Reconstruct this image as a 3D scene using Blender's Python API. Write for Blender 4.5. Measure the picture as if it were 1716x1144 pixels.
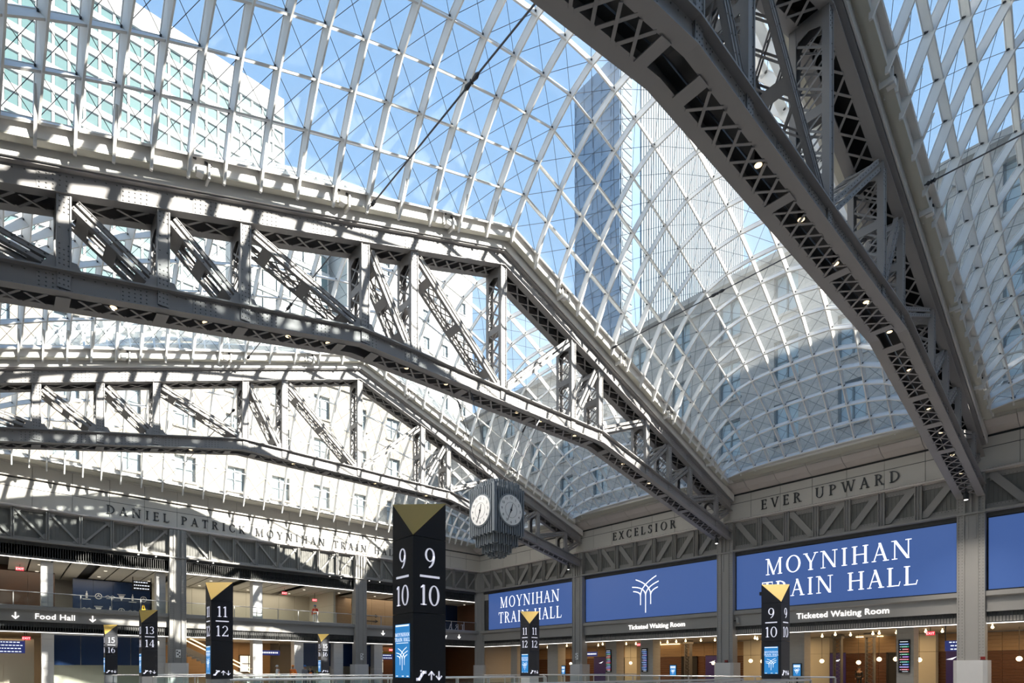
import bpy, bmesh, math, random
from mathutils import Vector, Matrix

for _o in list(bpy.data.objects):
    bpy.data.objects.remove(_o)
SC = bpy.context.scene
COL = SC.collection
random.seed(7)
PI = math.pi

# ------------------------------------------------------------------ camera (level view, shifted lens)
cam = bpy.data.cameras.new('camera')
co = bpy.data.objects.new('camera', cam)
COL.objects.link(co)
cam.sensor_width = 36.0
cam.lens = 967.0 / 1716.0 * 36.0
cam.shift_y = (1122.3 - 572.0) / 1716.0
cam.clip_end = 2000.0
ALPHA = math.atan((1937.0 - 858.0) / 967.0)
co.location = (0, 0, 1.4)
co.rotation_euler = (PI / 2, 0, -math.atan2(math.cos(ALPHA), math.sin(ALPHA)))
SC.camera = co

# ------------------------------------------------------------------ sky, sun, exposure
SUN_DIR = Vector((-0.5, 1.0, -0.59)).normalized()
world = bpy.data.worlds.new('sky')
SC.world = world
world.use_nodes = True
nt = world.node_tree
bg = nt.nodes['Background']
tc = nt.nodes.new('ShaderNodeTexCoord')
sp = nt.nodes.new('ShaderNodeSeparateXYZ')
rp = nt.nodes.new('ShaderNodeValToRGB')
nt.links.new(tc.outputs['Generated'], sp.inputs[0])
nt.links.new(sp.outputs['Z'], rp.inputs[0])
nt.links.new(rp.outputs[0], bg.inputs[0])
el = rp.color_ramp.elements
el[0].position = 0.0; el[0].color = (.66, .78, .90, 1)
el[1].position = 1.0; el[1].color = (.15, .34, .72, 1)
for ps, cl in ((.3, (.47, .67, .91, 1)), (.62, (.35, .57, .88, 1)), (.8, (.27, .49, .83, 1))):
    e = el.new(ps); e.color = cl
bg.inputs[1].default_value = 1.0
sun = bpy.data.lights.new('sun', 'SUN')
so = bpy.data.objects.new('sun', sun)
COL.objects.link(so)
sun.energy = 16.0
sun.angle = 0.0093
sun.color = (1.0, .93, .82)
so.rotation_euler = SUN_DIR.to_track_quat('-Z', 'Y').to_euler()
so.location = (60, -80, 90)
vs = SC.view_settings
vs.view_transform = 'Standard'; vs.look = 'None'; vs.gamma = 1.0; vs.use_curve_mapping = False
vs.exposure = 0.35
SC.display_settings.display_device = 'sRGB'
SC.cycles.transparent_max_bounces = 32
SC.cycles.max_bounces = 8
SC.cycles.diffuse_bounces = 4
SC.cycles.glossy_bounces = 3

# ------------------------------------------------------------------ helpers
class MB:
    """collects geometry for one mesh; f maps local coordinates to the world"""
    def __init__(s, f=None):
        s.v = []; s.q = []; s.f = f
    def add(s, vs, fs):
        n = len(s.v)
        s.v += [s.f(*p) for p in vs] if s.f else [tuple(p) for p in vs]
        s.q += [tuple(i + n for i in f) for f in fs]
        return s
    def box(s, x0, x1, y0, y1, z0, z1):
        return s.add([(x, y, z) for x in (x0, x1) for y in (y0, y1) for z in (z0, z1)],
                     [(0, 1, 3, 2), (4, 6, 7, 5), (0, 4, 5, 1), (2, 3, 7, 6), (0, 2, 6, 4), (1, 5, 7, 3)])
    def bar(s, a, b, w, h, up=(0, 0, 1)):
        a = Vector(a); b = Vector(b); d = (b - a).normalized()
        side = d.cross(Vector(up))
        if side.length < 1e-6: side = d.cross(Vector((1, 0, 0)))
        side.normalize(); u = side.cross(d)
        P = []
        for p in (a, b):
            for i, j in ((-1, -1), (1, -1), (1, 1), (-1, 1)):
                P.append(tuple(p + side * (i * w / 2) + u * (j * h / 2)))
        return s.add(P, [(0, 1, 2, 3), (4, 7, 6, 5), (0, 4, 5, 1), (1, 5, 6, 2), (2, 6, 7, 3), (3, 7, 4, 0)])
    def rod(s, a, b, r, n=4, r2=None):
        a = Vector(a); b = Vector(b); d = (b - a).normalized()
        x = d.cross(Vector((0.31, 0.17, 0.93))).normalized(); y = d.cross(x)
        r2 = r if r2 is None else r2
        P = []
        for p, rr in ((a, r), (b, r2)):
            for k in range(n):
                t = 2 * PI * k / n
                P.append(tuple(p + x * (rr * math.cos(t)) + y * (rr * math.sin(t))))
        F = [(k, (k + 1) % n, n + (k + 1) % n, n + k) for k in range(n)]
        F += [tuple(range(n))[::-1], tuple(range(n, 2 * n))]
        return s.add(P, F)
    def prism(s, poly, fn):
        """poly: 2-D outline, fn(a,b,t) with t in 0,1 gives the point"""
        n = len(poly)
        P = [fn(a, b, 0) for a, b in poly] + [fn(a, b, 1) for a, b in poly]
        F = [(k, (k + 1) % n, n + (k + 1) % n, n + k) for k in range(n)]
        F += [tuple(range(n))[::-1], tuple(range(n, 2 * n))]
        return s.add(P, F)
    def lathe(s, c, prof, n=16):
        P = []; F = []
        for r, z in prof:
            for k in range(n):
                t = 2 * PI * k / n
                P.append((c[0] + r * math.cos(t), c[1] + r * math.sin(t), c[2] + z))
        m = len(prof)
        for i in range(m - 1):
            for k in range(n):
                F.append((i * n + k, i * n + (k + 1) % n, (i + 1) * n + (k + 1) % n, (i + 1) * n + k))
        F.append(tuple(range(n))[::-1]); F.append(tuple(range((m - 1) * n, m * n)))
        return s.add(P, F)
    def loft(s, poly, rects):
        """poly: (x,z) line; rects: (y0,y1,dz0,dz1) swept along it with vertical offsets"""
        for y0, y1, d0, d1 in rects:
            P = []; F = []
            for x, z in poly:
                P += [(x, y0, z + d0), (x, y1, z + d0), (x, y1, z + d1), (x, y0, z + d1)]
            m = len(poly)
            for i in range(m - 1):
                for k in range(4):
                    F.append((i * 4 + k, i * 4 + (k + 1) % 4, i * 4 + 4 + (k + 1) % 4, i * 4 + 4 + k))
            F += [(0, 3, 2, 1), (m * 4 - 4, m * 4 - 3, m * 4 - 2, m * 4 - 1)]
            s.add(P, F)
        return s
    def sweep(s, pts, nrm, w, d0, d1):
        P = []; F = []; m = len(pts)
        for i in range(m):
            t = (pts[min(i + 1, m - 1)] - pts[max(i - 1, 0)]).normalized()
            sd = t.cross(nrm[i]).normalized() * (w / 2)
            for a, b in ((-1, d0), (1, d0), (1, d1), (-1, d1)):
                P.append(tuple(pts[i] + sd * a + nrm[i] * b))
        for i in range(m - 1):
            for k in range(4):
                F.append((i * 4 + k, i * 4 + (k + 1) % 4, i * 4 + 4 + (k + 1) % 4, i * 4 + 4 + k))
        F += [(0, 3, 2, 1), (m * 4 - 4, m * 4 - 3, m * 4 - 2, m * 4 - 1)]
        return s.add(P, F)
    def mesh(s, name, m):
        me = bpy.data.meshes.new(name)
        me.from_pydata(s.v, [], s.q)
        bm = bmesh.new(); bm.from_mesh(me); bmesh.ops.recalc_face_normals(bm, faces=bm.faces); bm.to_mesh(me); bm.free()
        if m: me.materials.append(m)
        me.update()
        return me
    def build(s, name, m, parent=None, smooth=False):
        me = s.mesh(name, m)
        if smooth: me.shade_smooth()
        o = bpy.data.objects.new(name, me)
        COL.objects.link(o)
        if parent: o.parent = parent
        return o

def tag(o, label=None, cat=None, group=None, kind=None):
    if label: o['label'] = label
    if cat: o['category'] = cat
    if group: o['group'] = group
    if kind: o['kind'] = kind
    return o
def empty(name, loc=(0, 0, 0), label=None, cat=None, group=None, kind=None):
    o = bpy.data.objects.new(name, None)
    o.empty_display_size = .3
    o.location = loc
    COL.objects.link(o)
    return tag(o, label, cat, group, kind)
def rebase(root):
    """parts were built in hall coordinates: seat them on their root"""
    for c in root.children: c.location = -root.location
    return root
def copy_tree(o, parent=None):
    c = o.copy(); COL.objects.link(c)
    if parent: c.parent = parent
    for ch in o.children: copy_tree(ch, c)
    return c

def mat(name, col, rough=.6, metal=0.0, var=0.0, scale=3.0, emit=None, es=1.0, bump=0.0, col2=None, stretch=None):
    m = bpy.data.materials.new(name)
    m.use_nodes = True
    t = m.node_tree
    b = t.nodes['Principled BSDF']
    b.inputs['Base Color'].default_value = (*col, 1)
    b.inputs['Roughness'].default_value = rough
    b.inputs['Metallic'].default_value = metal
    if var or col2:
        tx = t.nodes.new('ShaderNodeTexCoord')
        no = t.nodes.new('ShaderNodeTexNoise')
        no.inputs['Scale'].default_value = scale
        no.inputs['Detail'].default_value = 5
        if stretch:
            mp = t.nodes.new('ShaderNodeMapping')
            mp.inputs['Scale'].default_value = stretch
            t.links.new(tx.outputs['Object'], mp.inputs[0]); t.links.new(mp.outputs[0], no.inputs[0])
        else:
            t.links.new(tx.outputs['Object'], no.inputs[0])
        mx = t.nodes.new('ShaderNodeMix'); mx.data_type = 'RGBA'
        c2 = col2 or tuple(max(0, c * (1 - var)) for c in col)
        mx.inputs[6].default_value = (*col, 1); mx.inputs[7].default_value = (*c2, 1)
        t.links.new(no.outputs[0], mx.inputs[0]); t.links.new(mx.outputs[2], b.inputs['Base Color'])
        if bump:
            bp = t.nodes.new('ShaderNodeBump'); bp.inputs['Strength'].default_value = bump
            t.links.new(no.outputs[0], bp.inputs['Height']); t.links.new(bp.outputs[0], b.inputs['Normal'])
    if emit:
        b.inputs['Emission Color'].default_value = (*emit, 1)
        b.inputs['Emission Strength'].default_value = es
    return m

def glass(name, tint, gloss=.08, dirt=0.0, dcol=(.8, .82, .8)):
    m = bpy.data.materials.new(name); m.use_nodes = True
    t = m.node_tree; t.nodes.clear()
    out = t.nodes.new('ShaderNodeOutputMaterial')
    tr = t.nodes.new('ShaderNodeBsdfTransparent'); tr.inputs[0].default_value = (*tint, 1)
    gl = t.nodes.new('ShaderNodeBsdfGlossy'); gl.inputs['Roughness'].default_value = .02
    lw = t.nodes.new('ShaderNodeLayerWeight'); lw.inputs[0].default_value = .25
    mp = t.nodes.new('ShaderNodeMath'); mp.operation = 'MULTIPLY'; mp.inputs[1].default_value = gloss * 6
    ge = t.nodes.new('ShaderNodeNewGeometry'); inv = t.nodes.new('ShaderNodeMath'); inv.operation = 'SUBTRACT'; inv.inputs[0].default_value = 1.0
    t.links.new(ge.outputs['Backfacing'], inv.inputs[1])
    m0 = t.nodes.new('ShaderNodeMath'); m0.operation = 'MULTIPLY'
    t.links.new(lw.outputs['Fresnel'], m0.inputs[0]); t.links.new(inv.outputs[0], m0.inputs[1])
    t.links.new(m0.outputs[0], mp.inputs[0])   # only the outer skin of a pane reflects
    mx = t.nodes.new('ShaderNodeMixShader')
    t.links.new(mp.outputs[0], mx.inputs[0]); t.links.new(tr.outputs[0], mx.inputs[1]); t.links.new(gl.outputs[0], mx.inputs[2])
    last = mx
    if dirt:
        df = t.nodes.new('ShaderNodeBsdfDiffuse'); df.inputs[0].default_value = (*dcol, 1)
        tl = t.nodes.new('ShaderNodeBsdfTranslucent'); tl.inputs[0].default_value = (*dcol, 1)
        ad = t.nodes.new('ShaderNodeMixShader'); ad.inputs[0].default_value = .5
        t.links.new(df.outputs[0], ad.inputs[1]); t.links.new(tl.outputs[0], ad.inputs[2])
        tx = t.nodes.new('ShaderNodeTexCoord'); no = t.nodes.new('ShaderNodeTexNoise')
        no.inputs['Scale'].default_value = .6; no.inputs['Detail'].default_value = 6
        t.links.new(tx.outputs['Object'], no.inputs[0])
        mu = t.nodes.new('ShaderNodeMath'); mu.operation = 'MULTIPLY'; mu.inputs[1].default_value = dirt * 2
        t.links.new(no.outputs[0], mu.inputs[0])
        m2 = t.nodes.new('ShaderNodeMixShader')
        t.links.new(mu.outputs[0], m2.inputs[0]); t.links.new(mx.outputs[0], m2.inputs[1]); t.links.new(ad.outputs[0], m2.inputs[2])
        last = m2
    t.links.new(last.outputs[0], out.inputs[0])
    return m

M = {
 'steel': mat('painted_steel', (.315, .30, .295), .5, var=.14, scale=.7),
 'wallsteel': mat('wall_steel', (.335, .32, .30), .55, var=.12, scale=.8),
 'rivet': mat('rivet_shade', (.13, .125, .12), .6),  # darker than the steel paint: shade round the heads put into colour
 'white': mat('white_frame_paint', (.80, .78, .75), .45, var=.05, scale=.5),
 'olive': mat('trough_reflection_tint', (.60, .58, .50), .5, var=.08, scale=.6),  # greenish tint puts the light reflected under the trough into its colour
 'dark': mat('void_shade', (.02, .02, .022), .8),
 'cable': mat('steel_cable', (.10, .10, .11), .4, .6),
 'lampcan': mat('lamp_housing', (.03, .03, .032), .5),
 'node': mat('node_steel', (.05, .05, .055), .5, .3),
 'panel': mat('frieze_panel', (.62, .59, .54), .6, var=.06, scale=.5),
 'cove': mat('cove_panel', (.66, .60, .57), .55, var=.08, scale=.5),  # pinkish tint puts light bounced off the floor into the colour
 'recess_dark': mat('dark_recess', (.075, .075, .075), .6, var=.2, scale=6),  # dark colour for joints and for recesses whose shade is painted in
 'infill': mat('girder_infill', (.20, .195, .18), .7, var=.15, scale=2),
 'letter': mat('dark_letter', (.035, .035, .037), .45),
 'pier': mat('pale_stone', (.62, .61, .60), .7, var=.10, scale=2),
 'floor': mat('marble_floor', (.33, .32, .30), .25, var=.15, scale=.6),
 'plaster': mat('plain_plaster', (.58, .56, .53), .8, var=.06, scale=.6),
 'glassroof': glass('roof_glass', (.95, .97, .98), .05, .085),
 'railglass': glass('rail_glass', (.955, .98, .975), .05, .012),
}

# ------------------------------------------------------------------ hall dimensions
XM = 17.74                       # mid-span of the trusses
XR, XL, YF, YB = 40.0, -4.52, 49.9, -7.6
TY = (6.72, 20.92, 35.2)         # truss planes
SL = .345
US = [0, 1.5, 3.03, 4.5, 5.95, 7.32, 8.65, 9.95, 11.18, 12.3, 13.32, 14.3, 15.22, 16.1, 16.95, 17.75, 18.52, 19.27, 20.0]
US = [-u for u in US[:0:-1]] + US
NC = 12
def zchord(u): return 20.36 - SL * abs(u)
def edge_gable(u): return zchord(u) + 1.45
def edge_flat(u): return 15.12
def crest(u): return 25.95 - (25.95 - 15.12) * (abs(u) / 20.0) ** 2

def vault_rows(yA, yB, eA, eB):
    rows = []
    ym, hw = (yA + yB) / 2, (yB - yA) / 2
    for u in US:
        a, b = eA(u), eB(u)
        B = max(0.0, crest(u) - (a + b) / 2)
        n = 2 + 1.5 * min(1, (u / 15.0) ** 2)
        f = lambda y: a + (b - a) * (y - yA) / (yB - yA) + B * (1 - abs((y - ym) / hw) ** n)
        ys = [yA + (yB - yA) * k / 240 for k in range(241)]
        zs = [f(y) for y in ys]
        L = [0.0]
        for k in range(240): L.append(L[-1] + math.hypot(ys[k + 1] - ys[k], zs[k + 1] - zs[k]))
        row = []; k = 0
        for c in range(NC + 1):
            t = L[-1] * c / NC
            while k < 239 and L[k + 1] < t: k += 1
            w = (t - L[k]) / (L[k + 1] - L[k])
            y = ys[k] + (ys[k + 1] - ys[k]) * w
            row.append(Vector((XM + u, y, f(y))))
        rows.append(row)
    return rows

FWD = Vector((math.cos(ALPHA), math.sin(ALPHA), 0)); RGT = Vector((math.sin(ALPHA), -math.cos(ALPHA), 0))
def apparent(p):
    """rough size rank of a piece: inverse distance when inside the camera's field, else tiny"""
    q = p - Vector((0, 0, 1.4)); d = q.dot(FWD)
    if d < .5: return 1e-3 / (1 + q.length)
    x = q.dot(RGT) / d; z = q.z / d
    return (1 / d) if (-1.0 < x < 1.0 and z < 1.25) else 1e-3 / d

def skylight(yA, yB, eA, eB, label, finA, finB):
    R = vault_rows(yA, yB, eA, eB)
    nu = len(US)
    N = []
    for i in range(nu):
        r = []
        for j in range(NC + 1):
            du = R[min(i + 1, nu - 1)][j] - R[max(i - 1, 0)][j]
            dv = R[i][min(j + 1, NC)] - R[i][max(j - 1, 0)]
            r.append(du.cross(dv).normalized())
        N.append(r)
    root = empty('skylight_vault', (XM, (yA + yB) / 2, 15.1), label, 'skylight', 'skylight vaults over the hall')
    for i in range(nu):
        MB().sweep(R[i], N[i], .06, -.34, 0.0).build('rib', M['white'], root)
        MB().sweep(R[i], N[i], .09, 0.0, .03).build('glazing_bar', M['white'], root)
    for j in range(NC + 1):
        P = [R[i][j] for i in range(nu)]; Q = [N[i][j] for i in range(nu)]
        MB().sweep(P, Q, .06, -.28, 0.0).build('purlin', M['white'], root)
        MB().sweep(P, Q, .09, 0.0, .03).build('glazing_bar', M['white'], root)
    cells = []
    for i in range(nu - 1):
        for j in range(NC):
            c = (R[i][j] + R[i + 1][j] + R[i][j + 1] + R[i + 1][j + 1]) / 4
            cells.append((-apparent(c), i, j))
    cells.sort()
    rest = MB()
    wire = MB(); node = MB()
    for k, (_, i, j) in enumerate(cells):
        q = [(i, j), (i + 1, j), (i + 1, j + 1), (i, j + 1)]
        c = sum((R[a][b] for a, b in q), Vector()) / 4
        lo = []; hi = []
        for a, b in q:
            p = c + (R[a][b] - c) * .95
            lo.append(p + N[a][b] * .055); hi.append(p + N[a][b] * .075)
        mb = MB() if k < 290 else rest
        mb.add([tuple(p) for p in lo + hi], [(0, 1, 2, 3), (7, 6, 5, 4), (0, 4, 5, 1), (1, 5, 6, 2), (2, 6, 7, 3), (3, 7, 4, 0)])
        if k < 290: mb.build('pane', M['glassroof'], root)
        for a, b in ((0, 2), (1, 3)):
            A, B = q[a], q[b]
            wire.rod(R[A[0]][A[1]] - N[A[0]][A[1]] * .05, R[B[0]][B[1]] - N[B[0]][B[1]] * .05, .011, 3)
    for i in range(nu):
        for j in range(1, NC):
            p = R[i][j] - N[i][j] * .10
            for s in (-1, 1):
                node.bar(p + Vector((s * .07, -.08, 0)), p + Vector((s * .07, .08, 0)), .045, .05)
    tag(rest.build('pane_field', M['glassroof'], root), kind='stuff')
    tag(wire.build('brace_cable', M['cable'], root), kind='stuff')
    tag(node.build('node_bolt', M['node'], root), kind='stuff')
    for flag, j, s in ((finA, 0, 1), (finB, NC, -1)):
        if not flag: continue
        for i in range(1, nu - 1):
            p = R[i][j]
            MB().prism([(s * .62, .50), (s * .40, .02), (s * .05, -.72), (-s * .04, -.72), (-s * .02, .02)],
                       lambda a, b, t: (p.x - .037 + .074 * t, p.y + a, p.z + b)).build('edge_fin', M['white'], root)
    # fins along the two eaves
    for i, s in ((0, 1), (nu - 1, -1)):
        for j in range(1, NC):
            p = R[i][j]
            MB().prism([(s * .5, .2), (s * .1, -.06), (0, -.42), (-s * .05, -.42), (-s * .02, 0)],
                       lambda a, b, t: (p.x + a, p.y - .037 + .074 * t, p.z + b)).build('edge_fin', M['white'], root)
    rebase(root)
    return R

EY = 1.1
skylight(-5.2, TY[0] - EY, edge_flat, edge_gable, 'arched glass skylight bay nearest the viewer, seen at the right edge beyond the dark truss', 1, 1)
skylight(TY[0] + EY, TY[1] - EY, edge_gable, edge_gable, 'arched glass skylight bay with the blue tower behind it, largest of the vaults', 1, 1)
skylight(TY[1] + EY, TY[2] - EY, edge_gable, edge_gable, 'arched glass skylight bay behind the middle truss, partly hidden by its members', 1, 1)
skylight(TY[2] + EY, 48.4, edge_gable, edge_flat, 'farthest glass skylight bay meeting the left frieze, seen below the last truss', 1, 1)

# ------------------------------------------------------------------ roof trusses
UP = [0, 4.86, 7.08, 11.47, 13.87, 16.3, 19.7]
POSTS = [-u for u in UP[:0:-1]] + UP
UE = 21.75
def zlow(u): return 13.95 - .218 * max(0, abs(u) - 7.25)

def make_truss():
    root = empty('roof_truss', (XM, 0, 10.7))
    up = [(XM - UE, zchord(UE)), (XM, zchord(0)), (XM + UE, zchord(UE))]
    lo = [(XM + u, zlow(u)) for u in (-UE, -7.25, 7.25, UE)]
    for s in (-1, 1):
        y = s * .45
        MB().loft(up, [(y - .025, y + .025, 0, .6), (y - .17, y + .17, -.03, 0), (y - .2, y + .2, .6, .65)]).build('upper_girder', M['steel'], root)
        MB().loft(lo, [(y - .025, y + .025, 0, .55), (y - .17, y + .17, -.03, 0), (y - .21, y + .21, .55, .6)]).build('lower_girder', M['steel'], root)
        # white fascia box above the chord, trough soffit and edge plate
        MB().loft(up, [(s * .70 - .03, s * .70 + .03, .65, 1.12)]).build('fascia', M['white'], root)
        eg = [(XM - 20.3, zchord(20.3)), (XM, zchord(0)), (XM + 20.3, zchord(20.3))]
        MB().loft(eg, [(min(s * .86, s * 1.12), max(s * .86, s * 1.12), .93, .98), (s * .86 - .02, s * .86 + .02, .93, 1.12), (min(s * .7, s * .86), max(s * .7, s * .86), 1.08, 1.14)]).build('trough', M['olive'], root)
        MB().loft(eg, [(s * 1.1 - .025, s * 1.1 + .025, .98, 1.5)]).build('edge_plate', M['white'], root)
        # brackets tying the edge plate to the trough
        for u in (-18, -13, -8.3, -3.6, 3.6, 8.3, 13, 18):
            x = XM + u; z = zchord(u)
            b = MB()
            for dx in (-.28, .22): b.box(x + dx, x + dx + .06, min(s * .8, s * 1.2), max(s * .8, s * 1.2), z + .86, z + 1.32)
            b.box(x - .1, x + .1, min(s * .95, s * 1.2), max(s * .95, s * 1.2), z + .9, z + 1.1)
            bo = b.build('bracket', M['white'], root)
            d = MB()
            for dx in (-.32, -.2, .12, .24): d.box(x + dx, x + dx + .09, min(s * 1.12, s * 1.17), max(s * 1.12, s * 1.17), z + 1.28, z + 1.36)
            d.build('bolt', M['node'], bo)
    MB().loft(up, [(-.45, .45, .58, .62)]).build('cover_plate', M['dark'], root)  # steel plate coloured near black, painting in the shade inside the chord
    MB().loft([(XM + u, zlow(u)) for u in (-20.5, -7.25, 7.25, 20.5)], [(-.30, .12, .30, .42), (.2, .40, .36, .42)]).build('cable_tray', M['lampcan'], root)
    MB().loft([(XM - 22.2, zchord(22.2)), (XM, zchord(0)), (XM + 22.2, zchord(22.2))], [(-1.12, 1.12, 1.42, 1.48)]).build('gutter_cover', M['white'], root)
    # lacing bars under both chords
    def lace(zf, u0, u1, dz, step, skip):
        n = max(1, round((u1 - u0) / step))
        for k in range(n):
            a = u0 + (u1 - u0) * k / n; b = u0 + (u1 - u0) * (k + 1) / n
            for s in (-1, 1):
                MB().bar((XM + a + .05, -s * .30, zf(a) + dz - .01 * (s + 1)), (XM + b - .05, s * .30, zf(b) + dz - .01 * (s + 1)), .075, .018).build('lacing_bar', M['steel'], root)
    def batten(zf, u, dz, w=.34):
        MB().bar((XM + u - w / 2, 0, zf(u - w / 2) + dz), (XM + u + w / 2, 0, zf(u + w / 2) + dz), .66, .025).build('batten_plate', M['steel'], root)
    segs = [(-21.3, -16.6), (-16.0, -14.1), (-13.6, -11.8), (-11.2, -8.2), (8.2, 11.2), (11.8, 13.6), (14.1, 16.0), (16.6, 21.3)]
    for a, b in segs: lace(zlow, a, b, -.045, .62, 0)
    for a, b in ((-6.3, -2.3), (-1.9, 1.9), (2.3, 6.3)): lace(zlow, a, b, -.045, .62, 0)
    for u in (-16.3, -13.85, -11.5, -7.95, -6.55, -2.1, 2.1, 6.55, 7.95, 11.5, 13.85, 16.3): batten(zlow, u, -.06)
    bd = POSTS
    for a, b in zip(bd[:-1], bd[1:]): lace(zchord, a + .3, b - .3, -.045, .74, 0)
    lace(zchord, -21.4, -20.0, -.045, .7, 0); lace(zchord, 20.0, 21.4, -.045, .7, 0)
    # posts
    riv = MB()
    def rv(x, y, z, s):
        r = .026
        riv.add([(x - r, y, z), (x, y, z - r), (x + r, y, z), (x, y, z + r), (x, y + s * .02, z)], [(0, 1, 4), (1, 2, 4), (2, 3, 4), (3, 0, 4)])
    for u in POSTS:
        x = XM + u; z0 = zlow(u) + .6; z1 = zchord(u) - .03
        lacing = MB()
        for s in (-1, 1):
            p = MB()
            p.box(x - .15, x + .15, min(s * .50, s * .53), max(s * .50, s * .53), z0 - .5, z1 + .1)
            for e in (-1, 1):
                p.box(x + e * .15 - .02, x + e * .15 + .02, min(s * .36, s * .56), max(s * .36, s * .56), z0, z1)
            p.build('post', M['steel'], root)
            z = z0 - .4
            while z < z1 + .05:
                near_end = z < z0 + .7 or z > z1 - .7
                for e in (-.1, .1): rv(x + e, s * .53, z, s)
                if near_end: rv(x, s * .53, z, s)
                z += .14 if near_end else .45
            MB().prism([(-.5, 0), (.5, 0), (.3, .35), (-.3, .35)] , lambda a, b, t: (x + a, s * (.475 + .02 * t), z0 - .02 + b)).build('gusset_plate', M['steel'], root)
        n = max(1, round((z1 - z0 - .9) / .62))
        for e in (-.13, .13):
            for k in range(n):
                a = z0 + .35 + (z1 - z0 - .9) * k / n; b = z0 + .35 + (z1 - z0 - .9) * (k + 1) / n
                lacing.bar((x + e, -.4, a), (x + e, .4, b), .06, .015, (1, 0, 0))
                lacing.bar((x + e * 1.1, .4, a), (x + e * 1.1, -.4, b), .06, .015, (1, 0, 0))
        if abs(u) < 16: tag(lacing.build('post_lacing', M['steel'], root), kind='stuff')
        for e in (-.15, .15):
            # arched plate at the head, battens lower down
            MB().prism([(-.42, 0), (-.42, -.75), (-.3, -.5), (0, -.38), (.3, -.5), (.42, -.75), (.42, 0)], lambda a, b, t: (x + e - .01 + .02 * t, a, z1 + b)).build('head_plate', M['steel'], root)
            MB().box(x + e - .01, x + e + .01, -.42, .42, z0 + .05, z0 + .32).build('batten_plate', M['steel'], root)
            if z1 - z0 > 3: MB().box(x + e - .01, x + e + .01, -.42, .42, (z0 + z1) / 2 - .15, (z0 + z1) / 2 + .15).build('batten_plate', M['steel'], root)
    # diagonals: foot towards mid-span, head at the outer post
    for sg in (-1, 1):
        for a, b in zip(UP + [], UP[1:] + [UE - .1]):
            if b > 21: zt = zchord(b) - .1
            else: zt = zchord(b) - .15
            P0 = Vector((XM + sg * (a + .25), 0, zlow(a) + .75)); P1 = Vector((XM + sg * (b - .25), 0, zt))
            d = (P1 - P0).normalized(); nrm = Vector((-d.z, 0, d.x))
            lac = MB()
            for s in (-1, 1):
                dg = MB()
                for e in (-1, 1):
                    dg.bar(P0 + nrm * (e * .11) + Vector((0, s * .42, 0)), P1 + nrm * (e * .11) + Vector((0, s * .42, 0)), .075, .14, nrm)
                    dg.bar(P0 + nrm * (e * .16) + Vector((0, s * .40, 0)), P1 + nrm * (e * .16) + Vector((0, s * .40, 0)), .16, .02, nrm)
                dg.build('diagonal', M['steel'], root)
                L = (P1 - P0).length; k = .2
                while k < L:
                    q = P0 + d * k
                    for e in (-1, 1): rv(q.x + nrm.x * e * .11, s * .50 - s * .035, q.z + nrm.z * e * .11, s)
                    k += .35
            L = (P1 - P0).length
            n = max(2, round((L - 1.6) / .8))
            for e in (-.17, .17):
                for k in range(n):
                    q0 = P0 + d * (.8 + (L - 1.6) * k / n) + nrm * e; q1 = P0 + d * (.8 + (L - 1.6) * (k + 1) / n) + nrm * e
                    lac.bar(q0 + Vector((0, -.4, 0)), q1 + Vector((0, .4, 0)), .05, .015, nrm)
                    lac.bar(q0 + Vector((0, .4, 0)), q1 + Vector((0, -.4, 0)), .05, .015, nrm)
            if a < 11.4: tag(lac.build('diagonal_lacing', M['steel'], root), kind='stuff')
            for f in (.12, .5, .85):
                q = P0 + d * (L * f)
                for e in (-.17, .17):
                    MB().bar(q - d * .16 + nrm * e, q + d * .16 + nrm * e, .82, .02, nrm).build('batten_plate', M['steel'], root)
    # splice plates and rivet rows on the chord webs
    for s in (-1, 1):
        for zf, h, span in ((zchord, .6, 21.3), (zlow, .55, 21.3)):
            u = -span
            while u < span:
                for f in (.12, .86): rv(XM + u, s * .477, zf(u) + h * f, s)
                u += .26
            k = 0; u = -20.4
            while u < 20.5:
                MB().prism([(-.36, .03), (.36, .03), (.36, h - .03), (-.36, h - .03)], lambda a, b, t: (XM + u + a, s * (.475 + .012 * t), zf(u + a) + b)).build('splice_plate', M['steel'], root)
                for i in range(5):
                    for j in range(4): rv(XM + u - .3 + i * .15, s * .49, zf(u - .3 + i * .15) + .1 + j * (h - .2) / 3, s)
                u += 1.93
    tag(riv.build('rivets', M['rivet'], root), kind='stuff')
    rebase(root)
    return root

truss = make_truss()
truss.location.y = TY[0]
tag(truss, 'dark riveted steel truss crossing the upper right corner, nearest of the roof trusses', 'truss', 'roof trusses spanning the hall')
for k, lab in ((1, 'riveted steel truss across the middle of the hall with sun on its upper chord'), (2, 'farthest riveted steel truss, sunlit, above the lettered left frieze')):
    t = copy_tree(truss); t.location.y = TY[k]; t['label'] = lab

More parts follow.
